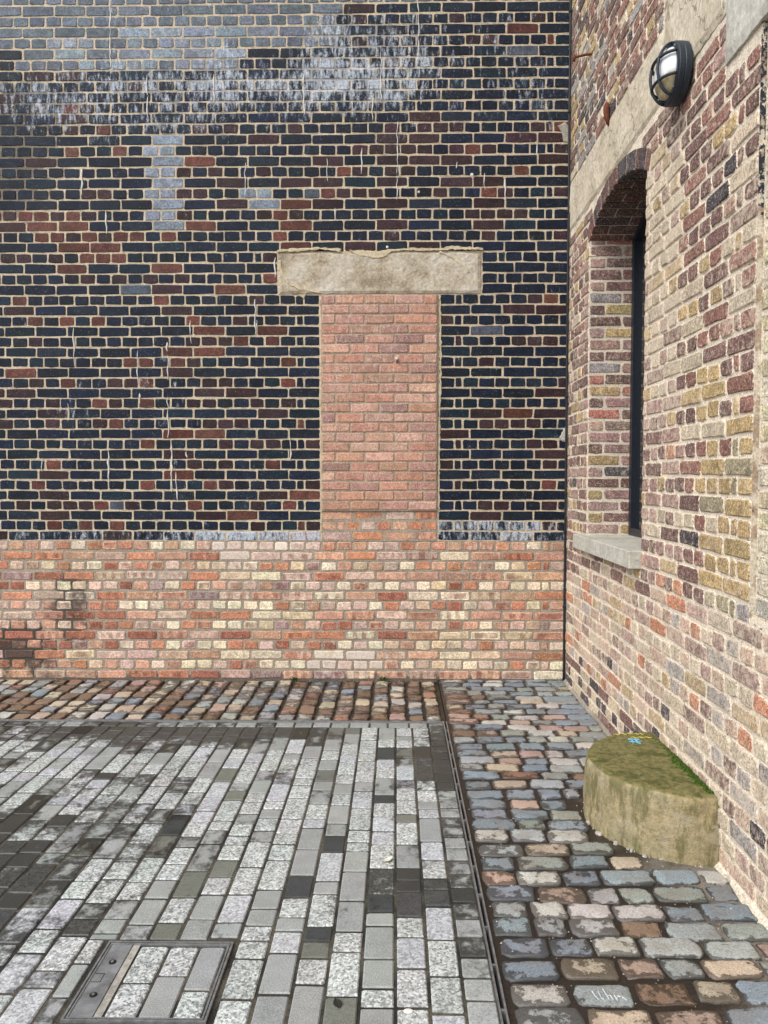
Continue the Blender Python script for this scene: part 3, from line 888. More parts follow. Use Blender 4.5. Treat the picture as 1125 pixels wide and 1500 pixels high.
dark = []
z = ZP; i = 14
while z < Z_TOP - 0.08:
    h = 0.0747 if i < 38 else 0.076 if i < 42 else 0.0762
    st = i % 2 == 0
    if i < 38:
        lay(dark, X_LEFT, INF[0] - 0.004, z, h, st, 'b', rng, dark_look, POOL_D, M_DARK, YB, gap=0.0095)
        lay(dark, INF[1] + 0.004, XR - 0.002, z, h, st, 'a', rng, dark_look, POOL_D, M_DARK, YB, gap=0.0095)
    elif i < 42:
        lay(dark, X_LEFT, LIN[0] - 0.004, z, h, st, 'b', rng, dark_look, POOL_D, M_DARK, YB, gap=0.0095)
        lay(dark, LIN[1] + 0.004, XR - 0.002, z, h, st, 'a', rng, dark_look, POOL_D, M_DARK, YB, gap=0.0095)
    else:
        lay(dark, X_LEFT, XR - 0.002, z, h, st, 'b', rng, dark_look, POOL_D, M_DARK, YB, gap=0.0095)
    z += h; i += 1
commit(wall, dark, 'brickwork')

ORANGE = (0.49, 0.215, 0.125); SALMON = (0.53, 0.30, 0.205); PINKB = (0.56, 0.40, 0.32); CREAM = (0.70, 0.585, 0.43); BUFFP = (0.60, 0.455, 0.31); REDP = (0.33, 0.125, 0.08); MAUVE = (0.34, 0.24, 0.22)
def plinth_look(x, z, w, rng):
    px, py = 579 + x * 199, 700 - (z - H_EYE) * 200
    left = max(0.0, min(1.0, (330 - px) / 330)); low = (py - 792) / 200
    c = pick(rng, [(18 + 20 * left, ORANGE), (26, SALMON), (20, PINKB), ((26 + 14 * max(0, low)) * (1 - .6 * left), CREAM), (12, BUFFP), (8 + 10 * left, REDP), (3 + 5 * left, MAUVE)])
    if w > 0.15 and c is CREAM and rng.random() < .5: c = SALMON
    if 0.9 < z: c = pick(rng, [(3, ORANGE), (3, SALMON), (2, PINKB), (1.2, CREAM)])
    eff = bump2(px, py, [(500, 975, 75, 17, .75), (345, 812, 42, 22, .8), (400, 796, 80, 8, .7), (720, 796, 90, 5, .4), (520, 955, 60, 15, .4), (300, 975, 260, 14, .12)]) * rng.uniform(.8, 1.2) + 0.15
    dirt = bump2(px, py, [(10, 955, 30, 14, .95), (75, 860, 45, 60, .5), (110, 905, 35, 45, .4), (30, 960, 80, 30, .4), (20, 985, 90, 12, .5), (420, 850, 30, 10, .25), (500, 862, 60, 8, .25), (560, 992, 20, 8, .6)]) * rng.uniform(.7, 1.2)
    kiss = 0
    if w > 0.15 and rng.random() < 0.42: kiss = rng.choice((1, 1, 3, 3, 2))
    elif w < 0.15 and rng.random() < 0.14: kiss = 2
    return vary(c, rng, 0.2, 0.05), eff, dirt, 'red_brick' if c in (ORANGE, SALMON, REDP, MAUVE) else 'pale_brick', kiss
pl = []
for i in range(14):
    h = ZP / 14
    lay(pl, X_LEFT, XR - 0.002, i * h, h, i % 2 == 0, 'b', rng, plinth_look, POOL_P, M_RED, YB, gap=0.0125, zj=0.003)
commit(plinth, pl, 'brickwork')

inf = []
def infill_low(x, z, w, rng):
    c = pick(rng, [(4, ORANGE), (3, SALMON), (1, PINKB), (.4, CREAM)])
    return vary(c, rng, .12, .05), 0.02, 0, 'brick', rng.choice((0, 0, 1, 3))
for i in range(3):
    lay(inf, INF[0], INF[1], ZP + i * 0.0746, 0.0746, i % 2 == 0, 'a', rng, infill_low, POOL_P, M_RED, YB - 0.001)
commit(infill, inf, 'brickwork')
def infill_look(x, z, w, rng):
    c = pick(rng, [(5, (0.48, 0.25, 0.175)), (3, (0.42, 0.235, 0.18)), (2.5, (0.52, 0.31, 0.235)), (0.8, (0.33, 0.19, 0.16))])
    return vary(c, rng, .14, .05), 0.26 + 0.25 * max(0, (z - 1.6)) * rng.uniform(0, .8) * (x < 0), 0, 'salmon_brick'
inf2 = []
zz = ZP + 0.226
n_c = 22
h = (INF[2] - 0.004 - zz) / n_c
for i in range(n_c):
    a, b_ = INF[0] + 0.004, INF[1] - 0.004
    cut = a + (0.2115 if i % 2 == 0 else 0.106)
    e = [a, cut]
    while e[-1] + 0.2135 < b_ - 0.04: e.append(e[-1] + 0.2135)
    e.append(b_)
    for p, q in zip(e, e[1:]):
        w = q - p - 0.0095 * rng.uniform(.8, 1.3)
        sh, sx = shape_for(POOL_I, w, rng)
        zc = zz + i * h + h / 2 + rng.uniform(-.0015, .0015)
        tint, eff, dirt, nm = infill_look((p + q) / 2, zc, w, rng)
        inf2.append(item(sh, ((p + q) / 2, YB - 0.019 + rng.uniform(-.0025, .0015), zc), 0, (sx, 1, (h - 0.0095) / sh.key[1]), tint, nm, M_INF, (0, rng.uniform(-.008, .008)), eff=eff, dirt=dirt, rnd=rng.random()))
commit(infill, inf2, 'brickwork')

def rough_slab(name, w, h, depth, nx, nz, jit, amp, mat, parent, loc, rotz=0.0, seed=0, top_wave=0.0):
    """stone slab standing in a wall: knocked outline and an uneven face; local x along, z up, front at y=0"""
    rg = random.Random(seed); v = []; f = []
    for j in range(nz + 1):
        for i in range(nx + 1):
            x, z = w * i / nx, h * j / nz
            ex = i in (0, nx); ez = j in (0, nz)
            d = amp * mnoise.noise(Vector((x * 9 + seed, z * 9, 1.7))) + amp * 0.5 * mnoise.noise(Vector((x * 31, z * 31 + seed, 4)))
            if ex or ez: d += jit * 1.1
            if ex: x += (1 if i == 0 else -1) * (jit * rg.uniform(0, 1))
            if ez: z += (1 if j == 0 else -1) * (jit * rg.uniform(0, 1))
            if j == nz and top_wave: z -= top_wave * abs(mnoise.noise(Vector((x * 3.1 + seed, 0, 9))))
            v.append((x, d, z))
    W_ = nx + 1
    for j in range(nz):
        for i in range(nx):
            a = j * W_ + i; f.append((a, a + 1, a + W_ + 1, a + W_))
    border = [i for i in range(W_)] + [j * W_ + nx for j in range(1, nz + 1)] + [nz * W_ + i for i in range(nx - 1, -1, -1)] + [j * W_ for j in range(nz - 1, 0, -1)]
    n = len(v)
    for q in border: v.append((v[q][0], depth, v[q][2]))
    k = len(border)
    for i in range(k):
        f.append((border[(i + 1) % k], border[i], n + i, n + (i + 1) % k))
    f.append(tuple(n + i for i in range(k - 1, -1, -1)))
    o = mesh_obj(name, v, f, mat, parent)
    o.location = loc; o.rotation_euler = (0, 0, rotz)
    return o
lint = rough_slab('lintel', LIN[1] - LIN[0], LIN[3] - LIN[2], 0.05, 60, 14, 0.007, 0.006, M_LINT, wall, (LIN[0], YB - 0.010, LIN[2]), seed=3, top_wave=0.05)
lint['label'] = 'long pale stone lintel'

def smear(name, pts, thick, mat, parent, rg, plane=None, axis='y'):
    """a dab of mortar: an irregular polygon standing proud of the wall with sloping flanks"""
    cx = sum(p[0] for p in pts) / len(pts); cz = sum(p[1] for p in pts) / len(pts)
    ring = []
    for i, p in enumerate(pts):                       # subdivide and roughen
        q = pts[(i + 1) % len(pts)]
        L = math.hypot(q[0] - p[0], q[1] - p[1]); n = max(1, int(L / 0.018))
        for k in range(n):
            t = k / n
            ring.append((p[0] + (q[0] - p[0]) * t + rg.uniform(-.005, .005), p[1] + (q[1] - p[1]) * t + rg.uniform(-.005, .005)))
    k = len(ring); v = []
    for (x, z) in ring: v.append((x, 0.006, z))
    for (x, z) in ring:
        L = math.hypot(x - cx, z - cz) or 1; s_ = max(0.3, 1 - 0.008 / L)
        v.append((cx + (x - cx) * s_, -thick * rg.uniform(.5, 1.1), cz + (z - cz) * s_))
    f = [(i, (i + 1) % k, k + (i + 1) % k, k + i) for i in range(k)] + [tuple(k + i for i in range(k))]
    if axis == 'y': v = [(x, plane + y, z) for x, y, z in v]
    else: v = [(plane + y, x, z) for x, y, z in v]; f = [tuple(reversed(q)) for q in f]
    o = mesh_obj(name, v, f, mat, parent)
    if parent: o.location = -parent.location
    return o
rg = random.Random(8)
def strip(pts, t):
    """outline of a band of thickness t along a polyline"""
    up_, dn = [], []
    for i, p in enumerate(pts):
        a = pts[max(0, i - 1)]; b_ = pts[min(len(pts) - 1, i + 1)]
        dx, dz = b_[0] - a[0], b_[1] - a[1]; L = math.hypot(dx, dz) or 1
        tt = t * rg.uniform(0.6, 1.3)
        up_.append((p[0] - dz / L * tt / 2, p[1] + dx / L * tt / 2)); dn.append((p[0] + dz / L * tt / 2, p[1] - dx / L * tt / 2))
    return dn + up_[::-1]
def BP(l): return [(wx(a), wz(b_)) for a, b_ in l]
smear('mortar_smear', strip(BP([(407, 371), (440, 370), (470, 368), (500, 371)]), 0.022), 0.004, M_SMEAR, lint, rg, YB - 0.0115)
smear('mortar_smear', strip(BP([(560, 372), (600, 370), (640, 371), (660, 368), (704, 370)]), 0.02), 0.004, M_SMEAR, lint, rg, YB - 0.0115)
smear('mortar_smear', BP([(510, 370), (545, 372), (575, 371), (566, 380), (545, 384), (520, 377)]), 0.004, M_SMEAR, lint, rg, YB - 0.0115)
smear('mortar_smear', strip(BP([(641, 373), (660, 382), (676, 394), (683, 404)]), 0.018), 0.003, M_SMEAR, lint, rg, YB - 0.0115)
smear('mortar_smear', strip(BP([(410, 385), (412, 402), (422, 418), (440, 426), (470, 431)]), 0.022), 0.003, M_SMEAR, lint, rg, YB - 0.0115)
smear('mortar_patch', BP([(808, 195), (820, 190), (829, 205), (829, 222), (817, 219), (814, 205)]), 0.006, M_CEM, wall, rg, YB)
smear('mortar_patch', BP([(814, 640), (822, 626), (829, 622), (829, 648), (818, 646)]), 0.006, M_CEM, wall, rg, YB)
smear('mortar_patch', BP([(437, 432), (450, 432), (447, 440), (441, 438)]), 0.006, M_SMEAR, wall, rg, YB)
# mortar edging up both sides of the bricked-up opening
smear('mortar_smear', strip(BP([(469, 434), (470, 520), (469, 600), (470, 690), (470, 780)]), 0.016), 0.003, M_SMEAR, infill, rg, YB)
smear('mortar_smear', strip(BP([(642, 434), (643, 520), (642, 600), (641, 690), (641, 745)]), 0.014), 0.003, M_SMEAR, infill, rg, YB)

# lime that has run out of the joints
runs = MB()
def lime_run(px, y0, y1, w=0.006):
    n = max(3, int((y1 - y0) / 7)); pts = []; r_ = []
    for i in range(n + 1):
        t = i / n
        pts.append((wx(px + rg.uniform(-1.2, 1.2)), YB + 0.0005, wz(y0 + (y1 - y0) * t))); r_.append(w * rg.uniform(0.25, 1.0) * (0.4 if i in (0, n) else 1))
    runs.tube(pts, r_, 6)
for (px, a, b_) in [(203, 512, 560), (206, 575, 590), (247, 520, 556), (246, 580, 640), (251, 650, 720), (258, 690, 735), (158, 655, 705), (110, 480, 535), (100, 590, 618), (281, 470, 505), (375, 440, 492), (377, 470, 480), (425, 640, 672), (447, 120, 182),
                  (480, 240, 272), (580, 185, 300), (583, 250, 268), (126, 250, 290), (160, 312, 345), (530, 225, 262), (246, 500, 515), (60, 670, 690), (273, 660, 670), (362, 245, 300), (610, 20, 110), (705, 262, 285), (780, 220, 240), (557, 90, 160), (665, 246, 256), (490, 310, 328), (735, 270, 300), (545, 150, 190), (170, 20, 110), (318, 120, 160), (222, 120, 180), (404, 380, 410)]:
    lime_run(px, a, b_, rg.uniform(0.004, 0.009))
o = runs.build('lime_run', M_LIME, wall); o['kind'] = 'stuff'
for (px, py, r_) in ((611, 288, 0.010), (687, 264, 0.014), (566, 366, 0.010)):
    MB().lathe([(0, r_), (0.002, r_ * 0.9), (0.004, r_ * 0.4)], (wx(px), YB + 0.001, wz(py)), (0, -1, 0), 9).build('paint_fleck', M_LIME, wall)
# nail in the bricked-up opening
nail = empty('nail', (wx(580), YB - 0.016, wz(528))); tag(nail, 'small white-headed nail sticking out of the bricked-up opening', 'nail')
MB().lathe([(0, 0.006), (0.006, 0.011), (0.012, 0.006)], (0, -0.014, 0.004), (0, -1, 0), 12).build('head', M_LIME, nail, True)
MB().tube([(0, 0.01, 0), (0, -0.012, 0), (0, -0.013, -0.03)], 0.004, 6).build('shank', M_RUST, nail)

# ================================================================ RIGHT-HAND WALL
y0, y1, zs, zsp, rise = WIN
half = (y1 - y0) / 2; RAD = (half ** 2 + rise ** 2) / (2 * rise); yc_ = (y0 + y1) / 2; zc_ = zsp + rise - RAD
def arch_z(y, off=0.0):
    r_ = RAD + off
    return zc_ + math.sqrt(max(0.0, r_ * r_ - (y - yc_) ** 2))
TH = 0.5
MR = XR + 0.006
wr = MB()
wr.box(MR, XR + TH, y1 + 0.004, YB + 0.36, -0.1, Z_TOP)
wr.box(MR, XR + TH, OPN[1] + 0.003, y0 - 0.004, -0.1, Z_TOP)
wr.box(MR, XR + TH, y0 - 0.004, y1 + 0.004, -0.1, zs - 0.10)
poly = [(y0 - 0.004, Z_TOP), (y0 - 0.004, zsp + 0.003)] + [(y0 + (y1 - y0) * k / 16, arch_z(y0 + (y1 - y0) * k / 16) + 0.006) for k in range(17)] + [(y1 + 0.004, zsp + 0.003), (y1 + 0.004, Z_TOP)]
wr.prism(poly, 0, MR, XR + TH)
wr.box(XR + 0.030, XR + TH, OPN[0], OPN[1] + 0.003, -0.1, Z_TOP)
wr.box(MR, XR + 0.030, OPN[0], OPN[1] + 0.003, -0.1, OPN[2])
wr.box(MR, XR + 0.030, OPN[0], OPN[1] + 0.003, OPN[3] + 0.02, Z_TOP)
wr.box(MR, XR + TH, Y_NEAR, OPN[0], -0.1, Z_TOP)
rwall = wr.build('brick_wall', M_MORT_R)
tag(rwall, 'weathered stock brick wall on the right with arched window and pale stone band', 'wall')

PL = (0.175, 0.098, 0.086); RB = (0.26, 0.125, 0.098); YE = (0.43, 0.305, 0.15); DK = (0.07, 0.057, 0.066); BU = (0.55, 0.455, 0.335); PK = (0.50, 0.335, 0.255); OR = (0.49, 0.22, 0.13); GY = (0.31, 0.285, 0.275); ROSE = (0.36, 0.225, 0.195)
rng = random.Random(21)
def right_look(y, z, w, rng):
    eff, dirt = 0.25, 0.0
    k = mnoise.noise(Vector((y * 1.6, z * 1.6, 0.5)))                # kinds come in runs, as they were laid
    yk = max(0.1, 1 + 2.5 * k)
    if z < 0.99 - 0.05 * (y - 2.7):
        c = pick(rng, [(28, PK), (26, BU), (18, ROSE), (5, OR), (11, GY), (2, DK), (8, PL), (8, YE)]); eff = 0.47
        if c not in (OR, DK): c = tuple(0.84 * a + 0.16 * b_ for a, b_ in zip(c, (0.50, 0.41, 0.335)))
        else: eff = 0.3
        if z < 0.26 and y > 3.6: c = pick(rng, [(4, DK), (3, BU), (2, PL)]); eff = 0.25
        if z < 0.12: dirt = 0.25
    elif y < 3.08 + 0.1 * k and z < 1.75:
        c = pick(rng, [(66, YE), (16, BU), (14, (0.36, 0.30, 0.20)), (4, RB), (4, GY)]); eff = 0.26
    elif y < 3.3 and z < 3.1:
        c = pick(rng, [(22 * yk, YE), (34, PL), (24, RB), (8, BU), (2, DK)]); eff = 0.3
        if 2.0 < z < 2.6 and y < 2.95: eff = 0.5
    elif 3.5 < y < 3.95 and 1.7 < z < 3.1:
        c = pick(rng, [(54, BU), (16, YE), (18, ROSE), (8, PL)]); eff = 0.52
    elif 3.3 < y < 3.95 and 1.0 < z < 1.9:
        c = pick(rng, [(34, ROSE), (38, PL), (8, YE), (10, BU), (10, OR)]); eff = 0.42
    elif z > 3.55:
        c = pick(rng, [(40, PL), (26, RB), (10 * yk, YE), (5, DK), (12, BU), (8, GY)]); eff = 0.3
        if y > 4.6: c = pick(rng, [(34, PL), (12, DK), (12 * yk, YE), (14, GY), (14, RB), (10, BU)])
    elif y > 5.0:
        c = pick(rng, [(40, PL), (25, ROSE), (16, RB), (14, YE), (3, DK), (12, BU)]); eff = 0.36
    else:
        c = pick(rng, [(50, PL), (28, RB), (9 * yk, YE), (1.5, DK), (8, BU), (14, ROSE)]); eff = 0.36
    nm = 'brown_brick' if c in (PL, RB, ROSE) else 'yellow_brick' if c in (YE, BU) else 'dark_brick' if c in (DK, GY) else 'pink_brick'
    kk = 1 + rng.uniform(-.18, .18)
    c = tuple(v_ * kk * (1 + rng.uniform(-.02, .02)) for v_ in c)
    return c, eff + rng.uniform(-.1, .1), dirt, nm
BAND = (3.245, 3.60)
rb = []
CH = 0.0748
i = 0; z = 0.0
while z < Z_TOP - 0.08:
    zm = z + CH / 2
    iv = [(Y_NEAR + 0.02, YB - 0.004)]
    def cut(a, b_):
        global iv
        out = []
        for (p, q) in iv:
            if b_ <= p or a >= q: out.append((p, q)); continue
            if a - p > 0.03: out.append((p, a))
            if q - b_ > 0.03: out.append((b_, q))
        iv = out
    if zs - 0.10 < zm < zs: cut(y0 - 0.01, y1 + 0.115)         # sill
    elif zs <= zm < zsp: cut(y0, y1)
    elif zsp <= zm < BAND[0]:
        r_ = RAD + 0.112
        d = r_ * r_ - (zm - zc_) ** 2
        hw = math.sqrt(d) if d > 0 else 0
        if hw > 0: cut(yc_ - min(hw, half + 0.06), yc_ + min(hw, half + 0.06))
    if BAND[0] - 0.02 < zm < BAND[1] - 0.02: cut(3.0, YB)
    if BAND[1] - 0.02 <= zm < 3.95: cut(3.02, 3.70)
    if OPN[2] < zm < OPN[3]: cut(OPN[0], OPN[1])
    if OPN[3] - 0.02 < zm < 3.62: cut(1.5, 3.0)
    for (a, b_) in iv:
        lay(rb, a, b_, z, CH, i % 2 == 0, 'a' if abs(a - y1) < 0.2 or abs(a - OPN[1]) < 0.01 else 'b', rng, right_look, POOL_R, M_STOCK, XR, gap=0.0105, facing='right', zj=0.004, proud=rng.uniform(-.001, .002))
    z += CH; i += 1
# reveal of the window: bricks of both jambs seen end-on behind the face
i = 0; z = 0.0
def jamb_look(y, z, w, rng):
    c = pick(rng, [(30, PL), (22, ROSE), (12, (0.38, 0.15, 0.12)), (14, YE), (8, PK), (8, GY), (5, DK)])
    return vary(c, rng, .2, .06), 0.22 + rng.uniform(0, .15), 0, 'brown_brick' if c in (PL, ROSE) else 'yellow_brick' if c is YE else 'pink_brick'
jr = []
while z < zsp:
    if z + CH > zs:
        cuts = (XR + 0.004, XR + 0.108, XR + 0.33) if i % 2 == 0 else (XR + 0.004, XR + 0.215, XR + 0.33)
        for (p, q) in zip(cuts, cuts[1:]):
            for (yy, rz, s_) in ((y1 - 0.001, 0.0, 1), (y0 + 0.001, math.pi, -1)):
                w = q - p - 0.011
                sh, sx = shape_for(POOL_R, w, rng)
                tint, eff, dirt, nm = jamb_look(0, z, w, rng)
                zb, zt = max(z, zs + 0.004), min(z + CH, zsp + 0.002)
                if zt - zb < 0.03: continue
                jr.append(item(sh, ((p + q) / 2, yy, (zb + zt) / 2), rz, (sx, 1, (zt - zb - 0.012) / sh.key[1]), tint, nm, M_STOCK, eff=eff, dirt=dirt, rnd=rng.random()))
    z += CH; i += 1
commit(rwall, rb + jr, 'brickwork')

# arch of bricks on edge, two deep
nv = 15
ang = math.asin(half / RAD) + 0.03
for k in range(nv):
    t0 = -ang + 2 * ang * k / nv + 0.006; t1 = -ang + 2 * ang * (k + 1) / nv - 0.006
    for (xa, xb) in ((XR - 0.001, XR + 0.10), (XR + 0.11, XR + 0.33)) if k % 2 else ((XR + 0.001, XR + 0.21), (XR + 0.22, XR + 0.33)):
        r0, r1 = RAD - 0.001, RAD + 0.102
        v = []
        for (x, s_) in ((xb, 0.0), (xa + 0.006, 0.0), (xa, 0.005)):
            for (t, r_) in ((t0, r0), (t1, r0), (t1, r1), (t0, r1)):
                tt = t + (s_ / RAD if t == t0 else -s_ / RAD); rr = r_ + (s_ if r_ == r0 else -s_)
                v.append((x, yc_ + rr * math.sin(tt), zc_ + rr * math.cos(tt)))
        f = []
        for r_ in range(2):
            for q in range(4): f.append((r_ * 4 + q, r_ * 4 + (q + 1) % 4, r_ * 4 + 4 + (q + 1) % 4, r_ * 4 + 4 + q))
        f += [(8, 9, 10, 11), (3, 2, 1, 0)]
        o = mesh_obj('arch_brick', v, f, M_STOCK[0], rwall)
        a = o.data.attributes.new('edge', 'FLOAT', 'POINT'); a.data.foreach_set('value', [0.5] * 8 + [0.0] * 4)
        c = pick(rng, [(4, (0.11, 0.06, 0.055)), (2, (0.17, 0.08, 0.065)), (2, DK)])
        o.color = (*vary(c, rng), 1); o['eff'] = 0.2; o['dirt'] = 0.3; o['rnd'] = rng.random()  # dark tints and darkening stand in for shade under the arch

# stone band, lintel and sill
rough_slab('stone_band', YB - 0.003 - 3.70, BAND[1] - BAND[0], 0.03, 60, 12, 0.010, 0.006, M_BAND, rwall, (XR - 0.004, YB - 0.003, BAND[0]), -math.pi / 2, seed=5)
rough_slab('stone_band', 3.694 - 3.004, 3.94 - BAND[0], 0.03, 24, 20, 0.008, 0.005, M_BAND, rwall, (XR - 0.007, 3.694, BAND[0]), -math.pi / 2, seed=6)
rl = rough_slab('lintel', 2.998 - 1.5, 0.57, 0.20, 40, 16, 0.006, 0.004, M_RLINT, rwall, (XR - 0.012, 2.998, OPN[3]), -math.pi / 2, seed=7)
sill = MB().bevbox(XR - 0.060, XR + 0.30, y0 - 0.008, y1 + 0.112, zs - 0.092, zs, 0.004).build('window_sill', M_SILL, rwall)

# recessed blocked opening: paint left on its jamb, pale bricks inside
MB().box(XR + 0.002, XR + 0.034, OPN[1] - 0.004, OPN[1] + 0.0025, OPN[2], OPN[3] - 0.001).build('painted_jamb', M_JAMB, rwall)
rinf = MB().box(XR + 0.020, XR + 0.0295, OPN[0], OPN[1] - 0.005, OPN[2] + 0.001, OPN[3] - 0.001).build('opening_infill', M_MORT_R, rwall)
rinf['label'] = 'recessed opening bricked up in pale cream brick'
ri_ = []
n_c = 27; h = (OPN[3] - OPN[2] - 0.004) / n_c
def cream_look(y, z, w, rng):
    return vary(pick(rng, [(5, (0.58, 0.50, 0.335)), (2, (0.60, 0.53, 0.40)), (.4, (0.55, 0.42, 0.32)), (.3, (0.48, 0.44, 0.36))]), rng, .1, .04), 0.25, 0, 'cream_brick'
for i in range(n_c):
    lay(ri_, OPN[0] + 0.004, OPN[1] - 0.008, OPN[2] + 0.002 + i * h, h, i % 2 == 0, 'b', rng, cream_look, POOL_R, M_STOCK, XR + 0.0155, gap=0.009, facing='right')
commit(rinf, ri_, 'brickwork')

# window: dark frame, transom, glass
win = empty('window', (XR + 0.275, (y0 + y1) / 2, zs)); win.parent = rwall
win['label'] = 'dark framed arched window'
def arc_poly(off, lo, n=14):
    a, b_ = y0 + off, y1 - off
    return [(a - yc_, lo)] + [(a + (b_ - a) * k / n - yc_, arch_z(a + (b_ - a) * k / n) - off - zs) for k in range(n + 1)] + [(b_ - yc_, lo)]
fo, fi = arc_poly(0.004, 0.003), arc_poly(0.05, 0.05)
fr = MB()
n = len(fo)
for x in (0.0, 0.06):
    fr.v += [(x, a, b_) for a, b_ in fo] + [(x, a, b_) for a, b_ in fi]
for i in range(n):
    j = (i + 1) % n
    fr.f += [(i, j, n + j, n + i), (2 * n + j, 2 * n + i, 3 * n + i, 3 * n + j), (j, i, 2 * n + i, 2 * n + j), (n + i, n + j, 3 * n + j, 3 * n + i)]
fr.build('frame', M_FRAME, win)
MB().box(0.006, 0.054, -0.02, 0.02, 0.05, arch_z(yc_) - 0.051 - zs).build('mullion', M_FRAME, win)
MB().prism(arc_poly(0.048, 0.048), 0, 0.028, 0.034).build('pane', M_GLASS, win)

# mortar haunching where the wall meets the cobbles
fil = MB()
k = 60
pts = [2.9 * 0 + Y_NEAR + 0.3 + (YB - Y_NEAR - 0.32) * i / k for i in range(k + 1)]
for y in pts:
    a = rng.uniform(0.010, 0.03); c = rng.uniform(0.012, 0.035)
    fil.v += [(XR - a, y, -0.012), (XR + 0.007, y, c), (XR + 0.007, y, -0.03)]
for i in range(k):
    fil.f.append((3 * i, 3 * i + 3, 3 * i + 4, 3 * i + 1))
o = fil.build('mortar_fillet', M_MORT_R, rwall)

# ================================================================ THINGS
# bulkhead lamp on the right wall
LP = (XR - 0.009, 3.425, 3.235)
lamp = empty('wall_lamp', LP); lamp.scale = (0.9, 0.9, 0.9); tag(lamp, 'round black bulkhead lamp with a crossed wire guard on the stone band', 'lamp')
MB().lathe([(0, 0.128), (0.004, 0.138), (0.030, 0.140), (0.034, 0.137), (0.037, 0.140), (0.058, 0.140), (0.064, 0.134), (0.064, 0.10)], (0, 0, 0), (-1, 0, 0), 48).build('base', M_PAINT, lamp, False)
prof = [(0.060, 0.116)] + [(0.060 + 0.066 * math.sin(t), 0.116 * math.cos(t)) for t in [math.pi / 2 * k / 9 for k in range(1, 9)]] + [(0.126, 0.004)]
df = MB().lathe(prof, (0, 0, 0), (-1, 0, 0), 40).build('diffuser', M_DIFF, lamp, True)
guard = MB().lathe([(0.058, 0.119), (0.058, 0.137), (0.070, 0.137), (0.070, 0.119), (0.058, 0.119)], (0, 0, 0), (-1, 0, 0), 48)
gd = guard.build('guard_ring', M_PAINT, lamp)
def hoop(axis, off):
    r_ = math.sqrt(0.130 ** 2 - off ** 2); pts = []
    for k in range(17):
        t = -math.pi / 2 + math.pi * k / 16
        u = r_ * math.sin(t); d = 0.062 + 0.080 * math.sqrt(max(0, 1 - (u * u + off * off) / 0.131 ** 2))
        pts.append((-d, off, u) if axis == 'z' else (-d, u, off))
    return MB().tube(pts, 0.0075, 8)
for (ax, off) in (('z', -0.052), ('z', 0.052), ('y', 0.052), ('y', -0.052)):
    hoop(ax, off).build('guard_bar', M_PAINT, lamp, True)
for t in (0.8, 2.4, 4.0, 5.5):
    MB().lathe([(0.064, 0.006), (0.073, 0.006), (0.074, 0.004)], (0, 0.128 * math.cos(t), 0.128 * math.sin(t)), (-1, 0, 0), 8).build('screw', M_STEELD, lamp)

# cable in the corner
cab = empty('cable', (XR - 0.011, YB - 0.012, 0)); tag(cab, 'thin black cable running up the corner between the two walls', 'cable')
pts = [(0.004 * mnoise.noise(Vector((0, 0, z * 1.3))), 0.002 * mnoise.noise(Vector((5, 0, z * 1.1))), z) for z in [0.01 + i * 0.12 for i in range(53)]]
MB().tube(pts, 0.0085, 8).build('sheath', M_CABLE, cab, True)
for z in (0.55, 1.1, 1.38, 2.08, 2.75, 3.4, 4.1, 4.8, 5.5):
    MB().bevbox(-0.013, 0.011, -0.012, 0.010, z - 0.010, z + 0.010, 0.003).build('clip', M_CABLE, cab)

# rusty iron in the wall
rod = empty('iron_rod', (XR, 5.05, 4.19)); tag(rod, 'rusty iron rod sticking out of the bricks high up near the corner', 'iron rod')
MB().tube([(0.03, 0, 0.006), (-0.04, 0, 0.0), (-0.112, 0, -0.016)], 0.008, 8).build('shaft', M_RUST, rod, True)
MB().tube([(-0.108, 0, -0.002), (-0.114, 0, -0.04)], 0.009, 8).build('hooked_end', M_RUST, rod, True)
hk = empty('iron_hook', (XR, 4.60, 3.62)); tag(hk, 'rusty flat iron hook hanging at the top of the stone band', 'iron hook')
MB().tube([(0.02, 0, 0.03), (-0.018, 0, 0.03)], 0.010, 8).build('shank', M_RUST, hk)
MB().tube([(-0.018, 0, 0.055), (-0.022, 0, 0.02), (-0.018, 0, -0.03), (-0.008, 0, -0.075)], [0.011, 0.019, 0.018, 0.006], 8).build('blade', M_RUST, hk, True)
stub = empty('pipe_stub', (XR, 3.645, 3.40)); tag(stub, 'short corroded pipe stub in the band just beyond the wall lamp', 'pipe stub')
MB().lathe([(-0.02, 0.016), (0.022, 0.016), (0.022, 0.010), (0.012, 0.009)], (0, 0, 0), (-1, 0, 0), 14).build('pipe', M_RUST, stub)
MB().lathe([(-0.004, 0.030), (0.004, 0.028), (0.006, 0.017)], (0, 0, 0), (-1, 0, 0), 12).build('collar', M_CEM, stub)

